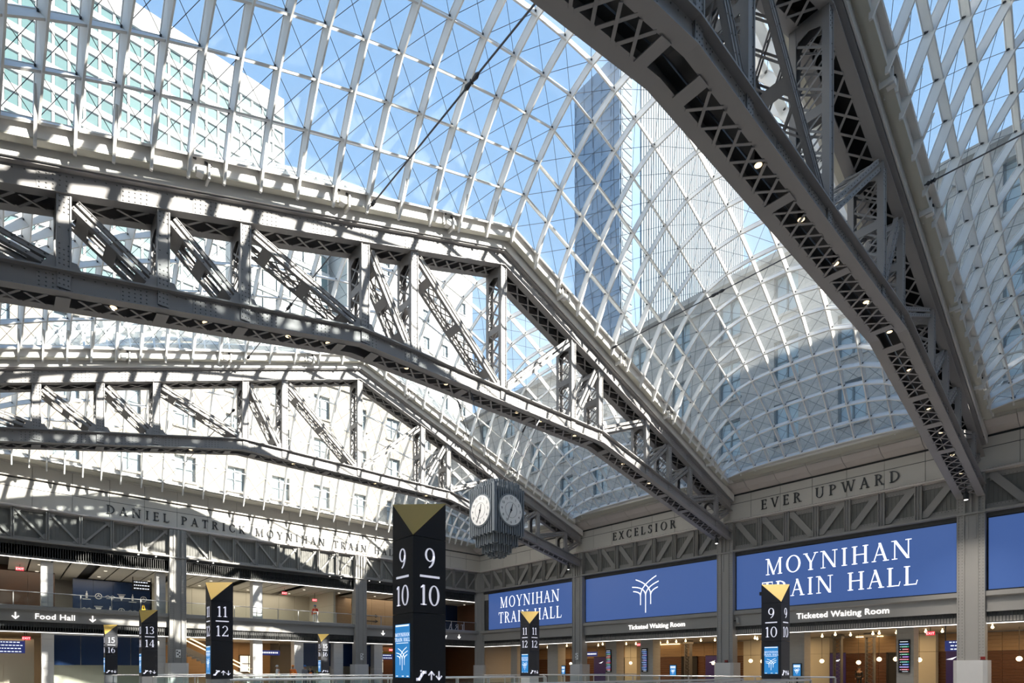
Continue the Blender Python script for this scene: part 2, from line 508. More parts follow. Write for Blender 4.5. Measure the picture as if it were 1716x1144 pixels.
# ------------------------------------------------------------------ lettering
def ellpts(cx, cy, rx, ry, a0, a1, n):
    return [(cx + rx * math.cos(math.radians(a0 + (a1 - a0) * k / n)), cy + ry * math.sin(math.radians(a0 + (a1 - a0) * k / n))) for k in range(n + 1)]
T_, t_ = .125, .055
def gV(x, y0=0, y1=1, w=T_): return [[(x, y0), (x + w, y0), (x + w, y1), (x, y1)]]
def gH(x0, x1, y, h=t_): return [[(x0, y), (x1, y), (x1, y + h), (x0, y + h)]]
def gD(x0, y0, x1, y1, w): return [[(x0, y0), (x0 + w, y0), (x1 + w, y1), (x1, y1)]]
def gS(x, y, hw=.14, h=.045): return [[(x - hw, y), (x + hw, y), (x + hw, y + h), (x - hw, y + h)]]
def gA(cx, cy, rx, ry, tx, ty, a0, a1, n=14):
    o = ellpts(cx, cy, rx, ry, a0, a1, n); i = ellpts(cx, cy, rx - tx, ry - ty, a0, a1, n)
    return [[o[k], o[k + 1], i[k + 1], i[k]] for k in range(n)]
def stem(x): return gV(x) + gS(x + T_ / 2, 0) + gS(x + T_ / 2, .955)
GL = {
 'A': (.78, gD(.06, 0, .36, 1, t_) + gD(.60, 0, .30, 1, T_) + gH(.2, .6, .33) + gS(.09, 0, .11) + gS(.66, 0, .14)),
 'C': (.80, gA(.44, .5, .40, .52, T_, t_, 48, 312, 22) + gV(.68, .70, .95, .04) + gV(.68, .08, .28, .03)),
 'D': (.84, stem(.10) + gA(.20, .5, .58, .5, T_, t_, -90, 90, 16)),
 'E': (.62, stem(.10) + gH(.1, .55, .945) + gH(.1, .48, .49) + gH(.1, .58, 0) + gV(.51, .80, .99, .04) + gV(.545, 0, .2, .04) + gV(.45, .4, .62, .035)),
 'H': (.90, stem(.12) + stem(.66) + gH(.2, .7, .49)),
 'I': (.40, stem(.14)),
 'K': (.80, stem(.10) + gD(.22, .42, .58, 1, t_) + gD(.58, 0, .28, .52, T_) + gS(.62, .955, .13) + gS(.66, 0, .14)),
 'L': (.64, stem(.10) + gH(.1, .58, 0) + gD(.54, 0, .60, .24, .04)),
 'M': (1.06, gV(.12, 0, 1, t_) + gD(.44, 0, .10, 1, T_) + gD(.44, 0, .84, 1, t_) + gV(.82) + gS(.14, 0, .12) + gS(.88, 0, .14) + gS(.10, .955, .1) + gS(.93, .955, .1)),
 'N': (.92, gV(.12, 0, 1, t_) + gD(.68, 0, .08, 1, T_ + .02) + gV(.74, 0, 1, t_) + gS(.14, 0, .13) + gS(.1, .955, .11) + gS(.77, .955, .14)),
 'O': (.94, gA(.47, .5, .42, .52, T_, t_, 0, 360, 28)),
 'P': (.68, stem(.10) + gA(.22, .73, .40, .27, T_, t_, -90, 90, 12)),
 'R': (.78, stem(.10) + gA(.22, .75, .38, .25, T_, t_, -90, 90, 12) + gD(.58, 0, .30, .5, T_) + gS(.66, 0, .13)),
 'S': (.60, gA(.31, .745, .23, .27, .09, t_, 25, 270, 14) + gA(.30, .255, .25, .275, .10, t_, 90, -150, 14) + gV(.48, .75, .98, .035) + gV(.06, .04, .27, .035)),
 'T': (.74, gV(.31) + gS(.37, 0) + gH(.04, .70, .945) + gD(.03, .76, .06, 1, .035) + gD(.68, .76, .65, 1, .035)),
 'U': (.86, gV(.12, .32, 1) + gV(.68, .32, 1, t_) + gA(.43, .33, .31, .35, .09, t_, 180, 360, 14) + gS(.18, .955) + gS(.70, .955, .13)),
 'V': (.80, gD(.34, 0, .04, 1, T_) + gD(.38, 0, .66, 1, t_) + gS(.1, .955, .14) + gS(.69, .955, .12)),
 'W': (1.16, gD(.30, 0, .04, 1, T_) + gD(.34, 0, .56, 1, t_) + gD(.78, 0, .50, 1, T_) + gD(.82, 0, 1.06, 1, t_) + gS(.1, .955, .13) + gS(1.08, .955, .12) + gS(.56, .955, .12)),
 'X': (.78, gD(.58, 0, .04, 1, T_) + gD(.06, 0, .60, 1, t_) + gS(.1, 0, .11) + gS(.65, 0, .13) + gS(.1, .955, .13) + gS(.64, .955, .11)),
 'Y': (.78, gV(.32, 0, .5) + gS(.38, 0) + gD(.32, .46, .03, 1, T_) + gD(.40, .46, .64, 1, t_) + gS(.09, .955, .13) + gS(.67, .955, .12)),
 '0': (.70, gA(.35, .5, .32, .52, .12, t_, 0, 360, 26)),
 '1': (.46, gV(.18) + gS(.24, 0, .17) + gD(.06, .84, .18, 1, .05) + gH(.08, .2, .88, .05)),
 '2': (.66, gA(.32, .72, .26, .29, .11, t_, -35, 165, 14) + gD(.06, .05, .41, .58, .10) + gH(.05, .60, 0, .10) + gV(.57, 0, .22, .035)),
 '3': (.64, gA(.30, .755, .24, .265, .10, t_, -90, 160, 14) + gA(.28, .26, .29, .285, .12, t_, 90, -150, 14)),
 '4': (.68, gV(.40, 0, 1) + gS(.46, 0, .15) + gD(.04, .27, .40, 1, .05) + gH(.04, .64, .25, .06)),
 '5': (.62, gA(.27, .33, .29, .345, .12, t_, 110, -150, 16) + gV(.11, .5, 1, .05) + gH(.11, .54, .90, .10)),
 '6': (.68, gA(.34, .33, .29, .345, .11, t_, 0, 360, 24) + gA(.50, .42, .46, .60, .12, t_, 105, 185, 12)),
 '9': (.68, gA(.34, .67, .29, .345, .11, t_, 0, 360, 24) + gA(.18, .58, .46, .60, .12, t_, -75, 5, 12)),
 ' ': (.45, []),
}
def text_width(s, sp): return sum(GL[c][0] + sp for c in s) - sp
def serif(s, size, sp, fn):
    """yields (char, MB) ; fn(a,b,t): in-plane coordinates to the world, t the face of the letter"""
    x = -text_width(s, sp) / 2
    for c in s:
        w, polys = GL[c]
        if polys:
            mb = MB()
            for p in polys:
                mb.prism([((x + a) * size, b * size) for a, b in p], fn)
            yield c, mb
        x += w + sp
def sans(s, size, fn, mb, depth=1, align='CENTER', weight=0.0):
    cu = bpy.data.curves.new('lettering', 'FONT')
    cu.body = s; cu.size = size; cu.align_x = align; cu.space_character = 1.04; cu.extrude = .5; cu.offset = weight; cu.resolution_u = 3
    o = bpy.data.objects.new('lettering', cu)
    me = bpy.data.meshes.new_from_object(o)
    mb.add([fn(v.co.x, v.co.y, 0 if v.co.z < 0 else 1) for v in me.vertices], [tuple(p.vertices) for p in me.polygons])
    bpy.data.objects.remove(o); bpy.data.curves.remove(cu); bpy.data.meshes.remove(me)
def strokes(mb, lines, w, fn):
    for ln in lines:
        for (a, b), (c, d) in zip(ln[:-1], ln[1:]):
            L = math.hypot(c - a, d - b) or 1; nx, ny = -(d - b) / L * w / 2, (c - a) / L * w / 2
            ex, ey = (c - a) / L * w * .3, (d - b) / L * w * .3
            mb.prism([(a + nx - ex, b + ny - ey), (a - nx - ex, b - ny - ey), (c - nx + ex, d - ny + ey), (c + nx + ex, d + ny + ey)], fn)
def arrow(mb, x, y, s, up, fn):
    k = 1 if up else -1
    strokes(mb, [[(x, y - k * s * .5), (x, y + k * s * .45)], [(x - s * .4, y + k * s * .08), (x, y + k * s * .48), (x + s * .4, y + k * s * .08)]], s * .17, fn)
def qb(a, b, c, n=8):
    return [((1 - t) ** 2 * a[0] + 2 * t * (1 - t) * b[0] + t * t * c[0], (1 - t) ** 2 * a[1] + 2 * t * (1 - t) * b[1] + t * t * c[1]) for t in [k / n for k in range(n + 1)]]
def tree_mark(mb, cx, cy, h, w, fn):
    L = [[(0, 0), (0, .50)] + qb((0, .5), (.03, .72), (.45, .84)), [(0, .50)] + qb((0, .5), (-.03, .72), (-.48, .76)),
         [(-.18, .23), (-.18, .5)] + qb((-.18, .5), (-.2, .60), (-.44, .63)), qb((-.18, .5), (-.16, .78), (.37, 1.0)),
         [(.18, .23), (.18, .5)] + qb((.18, .5), (.2, .62), (.42, .68)), qb((.18, .5), (.16, .78), (-.35, .96))]
    strokes(mb, [[(cx + a * h, cy + b * h) for a, b in l] for l in L], w, fn)

# ------------------------------------------------------------------ the walls
def fr_right(s, o, z): return (XR - o, s, z)
def fr_far(s, o, z): return (s, YF - o, z)
M['led'] = mat('linear_lamp', (.9, .9, .9), emit=(1, .95, .88), es=2.4)
M['screen_blue'] = mat('lit_screen_blue', (.03, .06, .15), .35, emit=(.036, .075, .22), es=1.0, var=.12, scale=.12)
M['screen_white'] = mat('lit_screen_white', (.5, .5, .5), .4, emit=(.9, .92, 1.0), es=1.0)
M['sign_white'] = mat('lit_sign_letters', (.8, .8, .8), .4, emit=(1, .97, .93), es=1.0)
M['bezel'] = mat('black_bezel', (.012, .012, .014), .4)
GBAYS = {}
def box_obj(F, name, m, parent, *a):
    s0, s1, o0, o1, z0, z1 = a
    return MB(F).box(s0, s1, o0, o1, z0, z1).build(name, m, parent)

def upper_wall(F, root, s0, s1, bays, heavy, colhw):
    """frieze, cove, fascia and ribbed band of one wall between s0 and s1"""
    MB(F).box(s0, s1, -.5, 0, 9.0, 15.0).build('backing', M['plaster'], root)
    n = round((s1 - s0) / 2.08); w = (s1 - s0) / n
    for k in range(n):
        a, b = s0 + k * w + .012, s0 + (k + 1) * w - .012
        box_obj(F, 'frieze_panel', M['panel'], root, a, b, 0, .22, 12.24, 13.36)
        box_obj(F, 'frieze_panel', M['panel'], root, a, b, 0, .22, 13.40, 13.93)
        a2, b2 = a, b
        if not heavy:
            box_obj(F, 'cove_panel', M['panel'], root, a, b, 0, .30, 14.06, 14.90)
            continue
        MB(F).add([(a2, .2, 14.06), (b2, .2, 14.06), (b2, .85, 14.22), (a2, .85, 14.22), (b2, 1.25, 14.50), (a2, 1.25, 14.50), (a2, .2, 14.5), (b2, .2, 14.5)],
                  [(0, 1, 2, 3), (3, 2, 4, 5), (5, 4, 7, 6), (0, 6, 7, 1), (0, 3, 5, 6), (1, 7, 4, 2)]).build('cove_panel', M['cove'], root)
        box_obj(F, 'fascia_panel', M['panel'], root, a, b, 1.22, 1.34, 14.52, 15.05)
    box_obj(F, 'shadow_gap', M['recess_dark'], root, s0, s1, 0, .1, 13.93, 14.08)  # dark strip paints the shadow line of the recess
    box_obj(F, 'groove', M['recess_dark'], root, s0, s1, 0, .19, 13.36, 13.40)
    if not heavy:
        box_obj(F, 'eave_ledge', M['panel'], root, s0, s1, 0, .42, 14.90, 14.98)
        box_obj(F, 'eave_trough', M['olive'], root, s0, s1, .0, 1.5, 14.98, 15.03)
        box_obj(F, 'eave_plate', M['white'], root, s0, s1, 1.44, 1.5, 15.03, 15.14)
    else:
        box_obj(F, 'eave_trough', M['olive'], root, s0, s1, 1.3, 2.3, 14.68, 14.74)
        box_obj(F, 'eave_plate', M['white'], root, s0, s1, 2.24, 2.3, 14.74, 15.1)
    MB(F).add([(s0, 0, 12.0), (s1, 0, 12.0), (s1, .46, 12.06), (s0, .46, 12.06), (s1, .46, 12.14), (s0, .46, 12.14), (s1, .22, 12.24), (s0, .22, 12.24), (s0, 0, 12.24), (s1, 0, 12.24)],
              [(0, 1, 2, 3), (3, 2, 4, 5), (5, 4, 6, 7), (7, 6, 9, 8), (0, 3, 5, 7, 8), (1, 9, 6, 4, 2)]).build('frieze_moulding', M['cove'], root)

def girder(F, a, b, n, split, label, heavy):
    """one bay of the wall girder: infill, chords, posts, diagonals"""
    root = empty('wall_girder', F((a + b) / 2, .2, 9.9), label, 'girder', 'girders under the frieze')
    box_obj(F, 'infill', M['infill'], root, a, b, 0, .05, 10.0, 12.1)
    w = (b - a) / n
    k = a
    ribs = MB(F)
    while k < b:
        ribs.box(k, k + .035, .05, .075, 10.0, 12.1); k += .19
    tag(ribs.build('infill_ribs', M['infill'], root), kind='stuff')
    pl = .36 if heavy else .20
    pw = .18 if heavy else .09
    box_obj(F, 'bottom_flange', M['wallsteel'], root, a, b, .0, .5, 9.90, 10.02)
    box_obj(F, 'bottom_plate', M['wallsteel'], root, a, b, .08, .13, 10.0, 10.0 + pl)
    box_obj(F, 'top_plate', M['wallsteel'], root, a, b, .08, .13, 12.1 - pl, 12.1)
    box_obj(F, 'soffit_recess', M['recess_dark'], root, a, b, .0, .12, 9.66, 9.90)  # shadowed underside of the girder painted as a dark strip
    for k in range(1, n):
        x = a + w * k
        p = MB(F)
        p.box(x - pw, x + pw, .10, .22, 10.02, 12.06)
        p.box(x - pw, x - pw + .05, .2, .34, 10.02, 12.06); p.box(x + pw - .05, x + pw, .2, .34, 10.02, 12.06)
        if heavy: p.box(x - .02, x + .02, .2, .30, 10.02, 12.06)
        p.build('girder_post', M['wallsteel'], root)
    dw = .46 if heavy else .13
    for k in range(n):
        x0 = a + w * k + pw; x1 = a + w * (k + 1) - pw
        down = k < split
        e = dw * .6
        if down: q = [(x0, 12.0), (x0 + e, 12.0), (x1, 10.12 + (e if heavy else .1)), (x1, 10.12), (x1 - e, 10.12), (x0, 12.0 - (e if heavy else .1))]
        else: q = [(x1, 12.0), (x1 - e, 12.0), (x0, 10.12 + (e if heavy else .1)), (x0, 10.12), (x0 + e, 10.12), (x1, 12.0 - (e if heavy else .1))]
        MB(F).prism(q, lambda s, z, t: (s, .13 + .10 * t, z)).build('girder_diagonal', M['wallsteel'], root)
        for gx, gz, s in ((x0, 12.0 if down else 10.12, 1), (x1, 10.12 if down else 12.0, -1)):
            zz = -1 if gz > 11 else 1
            MB(F).prism([(gx, gz), (gx + s * .42, gz), (gx + s * .1, gz + zz * .42), (gx, gz + zz * .42)], lambda u, z, t: (u, .12 + .04 * t, z)).build('gusset_plate', M['wallsteel'], root)
    if heavy:
        rv = MB(F)
        for k in range(n):
            for zr in (10.08, 10.30, 11.80, 12.02):
                u = a + w * k + .15
                while u < a + w * (k + 1) - .1:
                    rv.add([(u - .022, .13, zr), (u, .13, zr - .022), (u + .022, .13, zr), (u, .13, zr + .022), (u, .155, zr)], [(0, 1, 4), (1, 2, 4), (2, 3, 4), (3, 0, 4)]); u += .16
        tag(rv.build('rivets', M['rivet'], root), kind='stuff')
    return rebase(root)

def column(F, c, hw, label, top, grp):
    root = empty('steel_column', F(c, .3, 0), label, 'column', grp)
    MB(F).box(c - hw + .12, c + hw - .12, -.3, .42, 1.9, top).build('shaft', M['wallsteel'], root)
    for s in (-1, 1):
        MB(F).box(c + s * (hw - .14) - .13, c + s * (hw - .14) + .13, .40, .46, 1.9, top).build('cover_plate', M['wallsteel'], root)
        MB(F).box(c + s * hw - .03, c + s * hw + .03, -.2, .50, 1.9, top).build('flange', M['wallsteel'], root)
        MB(F).box(c + s * (hw - .28) - .025, c + s * (hw - .28) + .025, .42, .50, 1.9, top).build('angle_leg', M['wallsteel'], root)
        MB(F).box(c + s * .18 - .07, c + s * .18 + .07, .42, .45, 8.55, 9.75).build('splice_plate', M['wallsteel'], root)
    MB(F).box(c - hw - .06, c + hw + .06, -.1, .56, 9.86, 9.95).build('band', M['wallsteel'], root)
    for s in (-.35, 0, .35):
        MB(F).box(c + s * hw * 1.4 - .05, c + s * hw * 1.4 + .05, .42, .54, 9.95, top).build('upper_rib', M['wallsteel'], root)
    rv = MB(F); z = 2.1
    while z < top - .2:
        for s in (-1, 1):
            for e in (.06, .2):
                u = c + s * (hw - e); r = .022
                rv.add([(u - r, .46, z), (u, .46, z - r), (u + r, .46, z), (u, .46, z + r), (u, .48, z)], [(0, 1, 4), (1, 2, 4), (2, 3, 4), (3, 0, 4)])
        z += .17
    tag(rv.build('rivets', M['rivet'], root), kind='stuff')
    MB(F).prism([(c - hw - .16, -.4), (c + hw + .16, -.4), (c + hw + .16, .62), (c + hw - .02, .78), (c - hw + .02, .78), (c - hw - .16, .62)], lambda a, b, t: (a, b, 1.93 * t)).build('stone_plinth', M['pier'], root)
    return rebase(root)

CW = .58
wr = empty('wall_right', (XR, 21, 0), kind='structure')
cr = [TY[0], TY[1], TY[2]]
upper_wall(fr_right, wr, YB, YF, None, True, CW)
bay_r = [(YB + .3, cr[0] - CW), (cr[0] + CW, cr[1] - CW), (cr[1] + CW, cr[2] - CW), (cr[2] + CW, YF - .35)]
names_r = ['right of the nearest column, at the edge of the photo', 'under the short two-word lettering on the right wall', 'under the one-word lettering on the right wall', 'beside the far corner on the right wall']
for k, (a, b) in enumerate(bay_r):
    girder(fr_right, a, b, 7, 4, 'heavy riveted steel wall girder ' + names_r[k], True)
M['ribbed'] = mat('ribbed_band', (.10, .098, .095), .6, var=.3, scale=9, bump=.3)
for k, (a, b) in enumerate(bay_r):
    box_obj(fr_right, 'sign_beam', M['wallsteel'], wr, a, b, -.4, .18, 4.60, 5.33)
    MB(fr_right).add([(a, .18, 5.33), (b, .18, 5.33), (b, .36, 5.40), (a, .36, 5.40), (b, .36, 5.66), (a, .36, 5.66), (a, -.3, 5.68), (b, -.3, 5.68), (a, -.3, 5.33), (b, -.3, 5.33)],
                     [(0, 1, 2, 3), (3, 2, 4, 5), (5, 4, 7, 6), (0, 3, 5, 6, 8), (1, 9, 7, 4, 2), (0, 8, 9, 1), (6, 7, 9, 8)]).build('ledge', M['wallsteel'], wr)
    box_obj(fr_right, 'beam_lip', M['wallsteel'], wr, a, b, .1, .24, 4.55, 4.62)
    lv = MB(fr_right); u = a
    while u < b: lv.box(u, u + .03, .0, .06, 3.98, 4.55); u += .14
    box_obj(fr_right, 'ribbed_band', M['ribbed'], wr, a, b, -.4, .0, 3.95, 4.56)
    tag(lv.build('band_ribs', M['ribbed'], wr), kind='stuff')
    box_obj(fr_right, 'led_strip', M['led'], wr, a, b, -.02, .05, 3.915, 3.95)
    box_obj(fr_right, 'screen_backing', M['recess_dark'], wr, a, b, -.5, -.02, 5.68, 9.7)
wr_children = rebase(wr)

def screen(a, b, label, kind):
    root = empty('display_screen', fr_right((a + b) / 2, .05, 5.7), label, 'screen', 'long blue wall screens')
    box_obj(fr_right, 'bezel', M['bezel'], root, a, b, -.02, .06, 5.69, 9.66)
    box_obj(fr_right, 'screen_face', M['screen_blue'], root, a + .07, b - .07, .06, .075, 5.75, 9.60)
    c = (a + b) / 2
    fn = lambda x, y, t: fr_right(c - x, .076 + .004 * t, y)
    if kind == 'text':
        for s, z, sp in (('MOYNIHAN', 7.98, .14), ('TRAIN HALL', 6.38, .13)):
            size = 1.12
            f2 = lambda x, y, t: fn(x * 1.0, z + y, t)
            for _, mb in serif(s, size, sp, f2): mb.build('letter', M['screen_white'], root)
    elif kind == 'tree':
        mb = MB(); tree_mark(mb, .0, 6.15, 2.9, .085, lambda x, y, t: fn(x * .95, y, t)); mb.build('tree_emblem', M['screen_white'], root)
    rebase(root)
screen(bay_r[0][0], bay_r[0][1] - .05, 'blue wall screen cut off by the right edge, right of the nearest column', '')
screen(bay_r[1][0] + .05, bay_r[1][1] - .05, 'long blue wall screen with big white two-line lettering, behind the pylon marked 9 10', 'text')
screen(bay_r[2][0] + .05, bay_r[2][1] - .05, 'long blue wall screen showing a white line-drawn tree emblem', 'tree')
screen(bay_r[3][0] + .05, YF - 1.5, 'long blue wall screen with white lettering behind the pylon marked 11 12', 'text')

column(fr_right, cr[0], CW, 'grey riveted steel column on a stone plinth under the dark nearest truss', 12.0, 'columns along the right wall')
column(fr_right, cr[1], CW, 'grey riveted steel column on a stone plinth, between the tree screen and the lettered screen', 12.0, 'columns along the right wall')
column(fr_right, cr[2], CW, 'grey riveted steel column on a stone plinth behind the pylon marked 11 12, nearest the far corner', 12.0, 'columns along the right wall')

# far wall ------------------------------------------------------------
CF = [10.33, 25.42]
wf = empty('wall_far', (17, YF, 0), kind='structure')
upper_wall(fr_far, wf, XL, XR, None, False, .53)
bay_f = [(XL, CF[0] - .53), (CF[0] + .53, CF[1] - .53), (CF[1] + .53, XR - .35)]
names_f = ['above the food hall sign at the left edge', 'under the long lettering on the left wall', 'next to the far corner, mostly behind the tall pylon']
for k, (a, b) in enumerate(bay_f):
    girder(fr_far, a, b, 8, (5, 4, 4)[k], 'slim V-braced wall girder ' + names_f[k], False)
    box_obj(fr_far, 'ribbed_band', M['ribbed'], wf, a, b, -.4, .0, 8.84, 9.9)
    box_obj(fr_far, 'led_strip', M['led'], wf, a, b, -.02, .05, 8.80, 8.84)
    box_obj(fr_far, 'sign_beam', M['wallsteel'], wf, a, b, -.4, .18, 4.62, 5.33)
    MB(fr_far).add([(a, .18, 5.33), (b, .18, 5.33), (b, .36, 5.40), (a, .36, 5.40), (b, .36, 5.62), (a, .36, 5.62), (a, -.3, 5.64), (b, -.3, 5.64), (a, -.3, 5.33), (b, -.3, 5.33)],
                   [(0, 1, 2, 3), (3, 2, 4, 5), (5, 4, 7, 6), (0, 3, 5, 6, 8), (1, 9, 7, 4, 2), (0, 8, 9, 1), (6, 7, 9, 8)]).build('ledge', M['wallsteel'], wf)
    box_obj(fr_far, 'ribbed_band', M['ribbed'], wf, a, b, -.4, .0, 3.95, 4.62)
    lv = MB(fr_far); u = a
    while u < b: lv.box(u, u + .03, .0, .06, 3.98, 4.6); lv.box(u, u + .03, .0, .06, 8.88, 9.64); u += .14
    tag(lv.build('band_ribs', M['ribbed'], wf), kind='stuff')
    box_obj(fr_far, 'led_strip', M['led'], wf, a, b, -.02, .05, 3.91, 3.94)
rebase(wf)
column(fr_far, CF[0], .53, 'pale grey steel column with sun patches, right of the food hall sign', 12.0, 'columns along the far wall')
column(fr_far, CF[1], .53, 'grey steel column on the far wall, just left of the tall black pylon', 12.0, 'columns along the far wall')
def fr_corner(s, o, z): 
    k = .70711
    return (XR - .1 + (s - o) * k, YF - .1 - (s + o) * k, z)
column(fr_corner, 0, .5, 'grey corner column on a chamfered plinth where the two walls meet', 12.0, 'columns along the far wall')

# raised lettering on the friezes
def frieze_text(F, s, c, z, size, sp, label, flip):
    root = empty('frieze_lettering', F(c, .3, z), label, 'lettering')
    for _, mb in serif(s, size, sp, lambda x, y, t: F(c + flip * x, .24 + .07 * t, z + y)): mb.build('letter', M['letter'], root)
    rebase(root)
frieze_text(fr_right, 'EVER UPWARD', 14.2, 12.55, .66, .42, 'two dark raised words on the right frieze, above the screen behind the 9 10 pylon', -1)
frieze_text(fr_right, 'EXCELSIOR', 28.2, 12.55, .66, .40, 'single dark raised word on the right frieze, above the tree screen', -1)
frieze_text(fr_far, 'DANIEL PATRICK MOYNIHAN TRAIN HALL', 17.7, 12.50, .62, .42, 'long line of dark raised capitals along the sunlit left frieze', 1)

# ------------------------------------------------------------------ floor, hidden sides, roofs
MB().box(XL - 12, XR + 14, YB - 6, YF + 14, -.3, 0).build('floor', M['floor']); bpy.data.objects['floor']['kind'] = 'structure'
def st(name, m, *a): return tag(MB().box(*a).build(name, M[m] if isinstance(m, str) else m), kind='structure')
st('wall_left', 'plaster', XL - .4, XL, YB, YF, 0, 15.0)
st('wall_back', 'plaster', XL, XR, YB - .4, YB, 0, 15.0)
st('ceiling', 'plaster', XM + 20.0, 47.0, -17.0, 61.7, 15.06, 15.3)
st('ceiling', 'plaster', -12.0, XM - 20.0, -17.0, 61.7, 15.06, 15.3)
st('ceiling', 'plaster', XM - 20.0, XM + 20.0, 48.4, 61.7, 15.06, 15.3)
st('ceiling', 'plaster', XM - 20.0, XM + 20.0, -17.0, -5.2, 15.06, 15.3)

# ------------------------------------------------------------------ buildings outside the roof
def brickmat(name, c1, c2, mortar, scale, bw=.9, bh=.35, rough=.85):
    m = bpy.data.materials.new(name); m.use_nodes = True; t = m.node_tree; b = t.nodes['Principled BSDF']
    tx = t.nodes.new('ShaderNodeTexCoord'); sp = t.nodes.new('ShaderNodeSeparateXYZ'); cb = t.nodes.new('ShaderNodeCombineXYZ')
    ad = t.nodes.new('ShaderNodeMath'); ad.operation = 'ADD'
    t.links.new(tx.outputs['Object'], sp.inputs[0]); t.links.new(sp.outputs[0], ad.inputs[0]); t.links.new(sp.outputs[1], ad.inputs[1])
    t.links.new(ad.outputs[0], cb.inputs[0]); t.links.new(sp.outputs[2], cb.inputs[1])
    br = t.nodes.new('ShaderNodeTexBrick'); br.inputs['Scale'].default_value = scale
    br.inputs['Color1'].default_value = (*c1, 1); br.inputs['Color2'].default_value = (*c2, 1); br.inputs['Mortar'].default_value = (*mortar, 1)
    br.inputs['Brick Width'].default_value = bw; br.inputs['Row Height'].default_value = bh; br.inputs['Mortar Size'].default_value = .012
    t.links.new(cb.outputs[0], br.inputs[0]); t.links.new(br.outputs[0], b.inputs['Base Color']); b.inputs['Roughness'].default_value = rough
    return m
M['stone'] = brickmat('courtyard_stone', (.38, .35, .31), (.31, .285, .26), (.25, .235, .22), 1.0)
M['cream'] = brickmat('cream_brick', (.36, .325, .275), (.29, .25, .20), (.21, .185, .15), 1.0, .7, .25)
M['winglass'] = mat('window_glass', (.24, .31, .35), .08, col2=(.4, .48, .5), scale=.15)  # pale blue-grey base paints in the reflected sky
M['winframe'] = mat('window_frame_paint', (.10, .13, .14), .5)
M['towerwhite'] = mat('tower_white_cladding', (.46, .45, .43), .6)
M['teal'] = mat('teal_glass', (.09, .17, .17), .3, var=.35, scale=.35)
M['blueglass'] = mat('blue_curtain_glass', (.19, .28, .40), .12, var=.4, scale=.05)
M['paleglass'] = mat('pale_curtain_glass', (.10, .135, .17), .3, var=.2, scale=.08)
M['fin'] = mat('pale_metal_fin', (.115, .15, .185), .4)

def facade(F, s0, s1, z0, z1, cs, w, rows, label, stone, name='courtyard_building', depth=10, grp=None, mull=1):
    root = empty(name, F((s0 + s1) / 2, -1, z0), label, 'building', grp)
    MB(F).box(s0, s1, -depth, -.5, z0, z1).build('core', M[stone], root)
    cs = sorted(cs); e = [s0] + [v for c in cs for v in (c - w / 2, c + w / 2)] + [s1]
    for a, b in zip(e[::2], e[1::2]): MB(F).box(a, b, -.5, 0, z0, z1).build('wall_pier', M[stone], root)
    zr = [z0] + [v for r in rows for v in r] + [z1]
    wf_ = None; wp_ = None; ws_ = None
    for c in cs:
        for a, b in zip(zr[::2], zr[1::2]): MB(F).box(c - w / 2, c + w / 2, -.5, -.03, a, b).build('spandrel', M[stone], root)
        for a, b in rows:
            f = MB(F)
            for x in (c - w / 2, c + w / 2 - .12): f.box(x, x + .12, -.48, -.3, a, b)
            for z in (a, b - .12): f.box(c - w / 2, c + w / 2, -.48, -.3, z, z + .12)
            if mull: f.box(c - .06, c + .06, -.48, -.3, a, b)
            f.box(c - w / 2, c + w / 2, -.46, -.34, a + (b - a) * .5 - .05, a + (b - a) * .5 + .05)
            fo = f.build('window_frame', M['winframe'], root)
            MB(F).box(c - w / 2, c + w / 2, -.45, -.42, a, b).build('pane', M['winglass'], fo)
            MB(F).box(c - w / 2 - .12, c + w / 2 + .12, -.3, .14, a - .2, a).build('sill', M[stone], root)
    MB(F).box(s0, s1, 0, .5, z1 - .25, z1 + .25).build('cornice', M[stone], root)
    MB(F).box(s0, s1, 0, .22, z1 - 1.5, z1 - 1.2).build('cornice_band', M[stone], root)
    for c in root.children:
        c.location = -root.location
    return root
ROWS = [(19.6, 22.8), (24.6, 27.9), (29.9, 33.2)]
facade(lambda s, o, z: (47 - o, s, z), -16.5, 61.2, 15.35, 34.6, [29.2 - 4.75 * k for k in range(-6, 9)], 1.9, ROWS, 'shaded stone building with paired windows beyond the right skylights', 'stone')
facade(lambda s, o, z: (s, 61.7 - o, z), -14, 60, 15.35, 34.6, [27.0 + 4.5 * k for k in range(-8, 5)], 1.8, [(19.4, 21.8), (24.6, 27.0), (29.3, 31.8)], 'sunlit cream stone building with small windows beyond the far skylight', 'cream')
facade(lambda s, o, z: (s, -17 + o, z), -14, 46.4, 15.35, 34.8, [27.0 + 6 * k for k in range(-6, 3)], 1.8, [(20, 23)], 'stone building wing behind the viewer, shading the lower hall', 'stone')

def F_A(s, o, z): return (s, 130 - o, z)
tw = empty('office_tower', (22, 131, 0), 'white sunlit tower with rows of teal windows at the upper left', 'building')
MB(F_A).box(-8, 48, -30, -.4, 0, 128).build('core', M['towerwhite'], tw)
ta = [(-8 + 2.24 * k) for k in range(26)]
fl = [58 + 3.5 * k for k in range(20)]
pn = []
for a in ta[:-1]:
    for z in fl[:-1]: pn.append((-apparent(Vector((a, 130, z))), a, z))
pn.sort(); rest = MB(F_A)
for k, (_, a, z) in enumerate(pn):
    m = MB(F_A) if k < 290 else rest
    m.box(a + .25, a + 2.0, -.4, -.15, z + 1.25, z + 3.3)
    if k < 290: m.build('window_pane', M['teal'], tw)
tag(rest.build('window_field', M['teal'], tw), kind='stuff')
for z in fl: MB(F_A).box(-8, 48, -.4, .15, z, z + 1.2).build('spandrel_band', M['towerwhite'], tw)
for a in ta: MB(F_A).box(a - .2, a + .2, -.4, .05, 58, 124).build('mullion', M['towerwhite'], tw)
MB(F_A).box(-8, 48, -.4, .3, 124, 128.5).build('parapet', M['towerwhite'], tw)
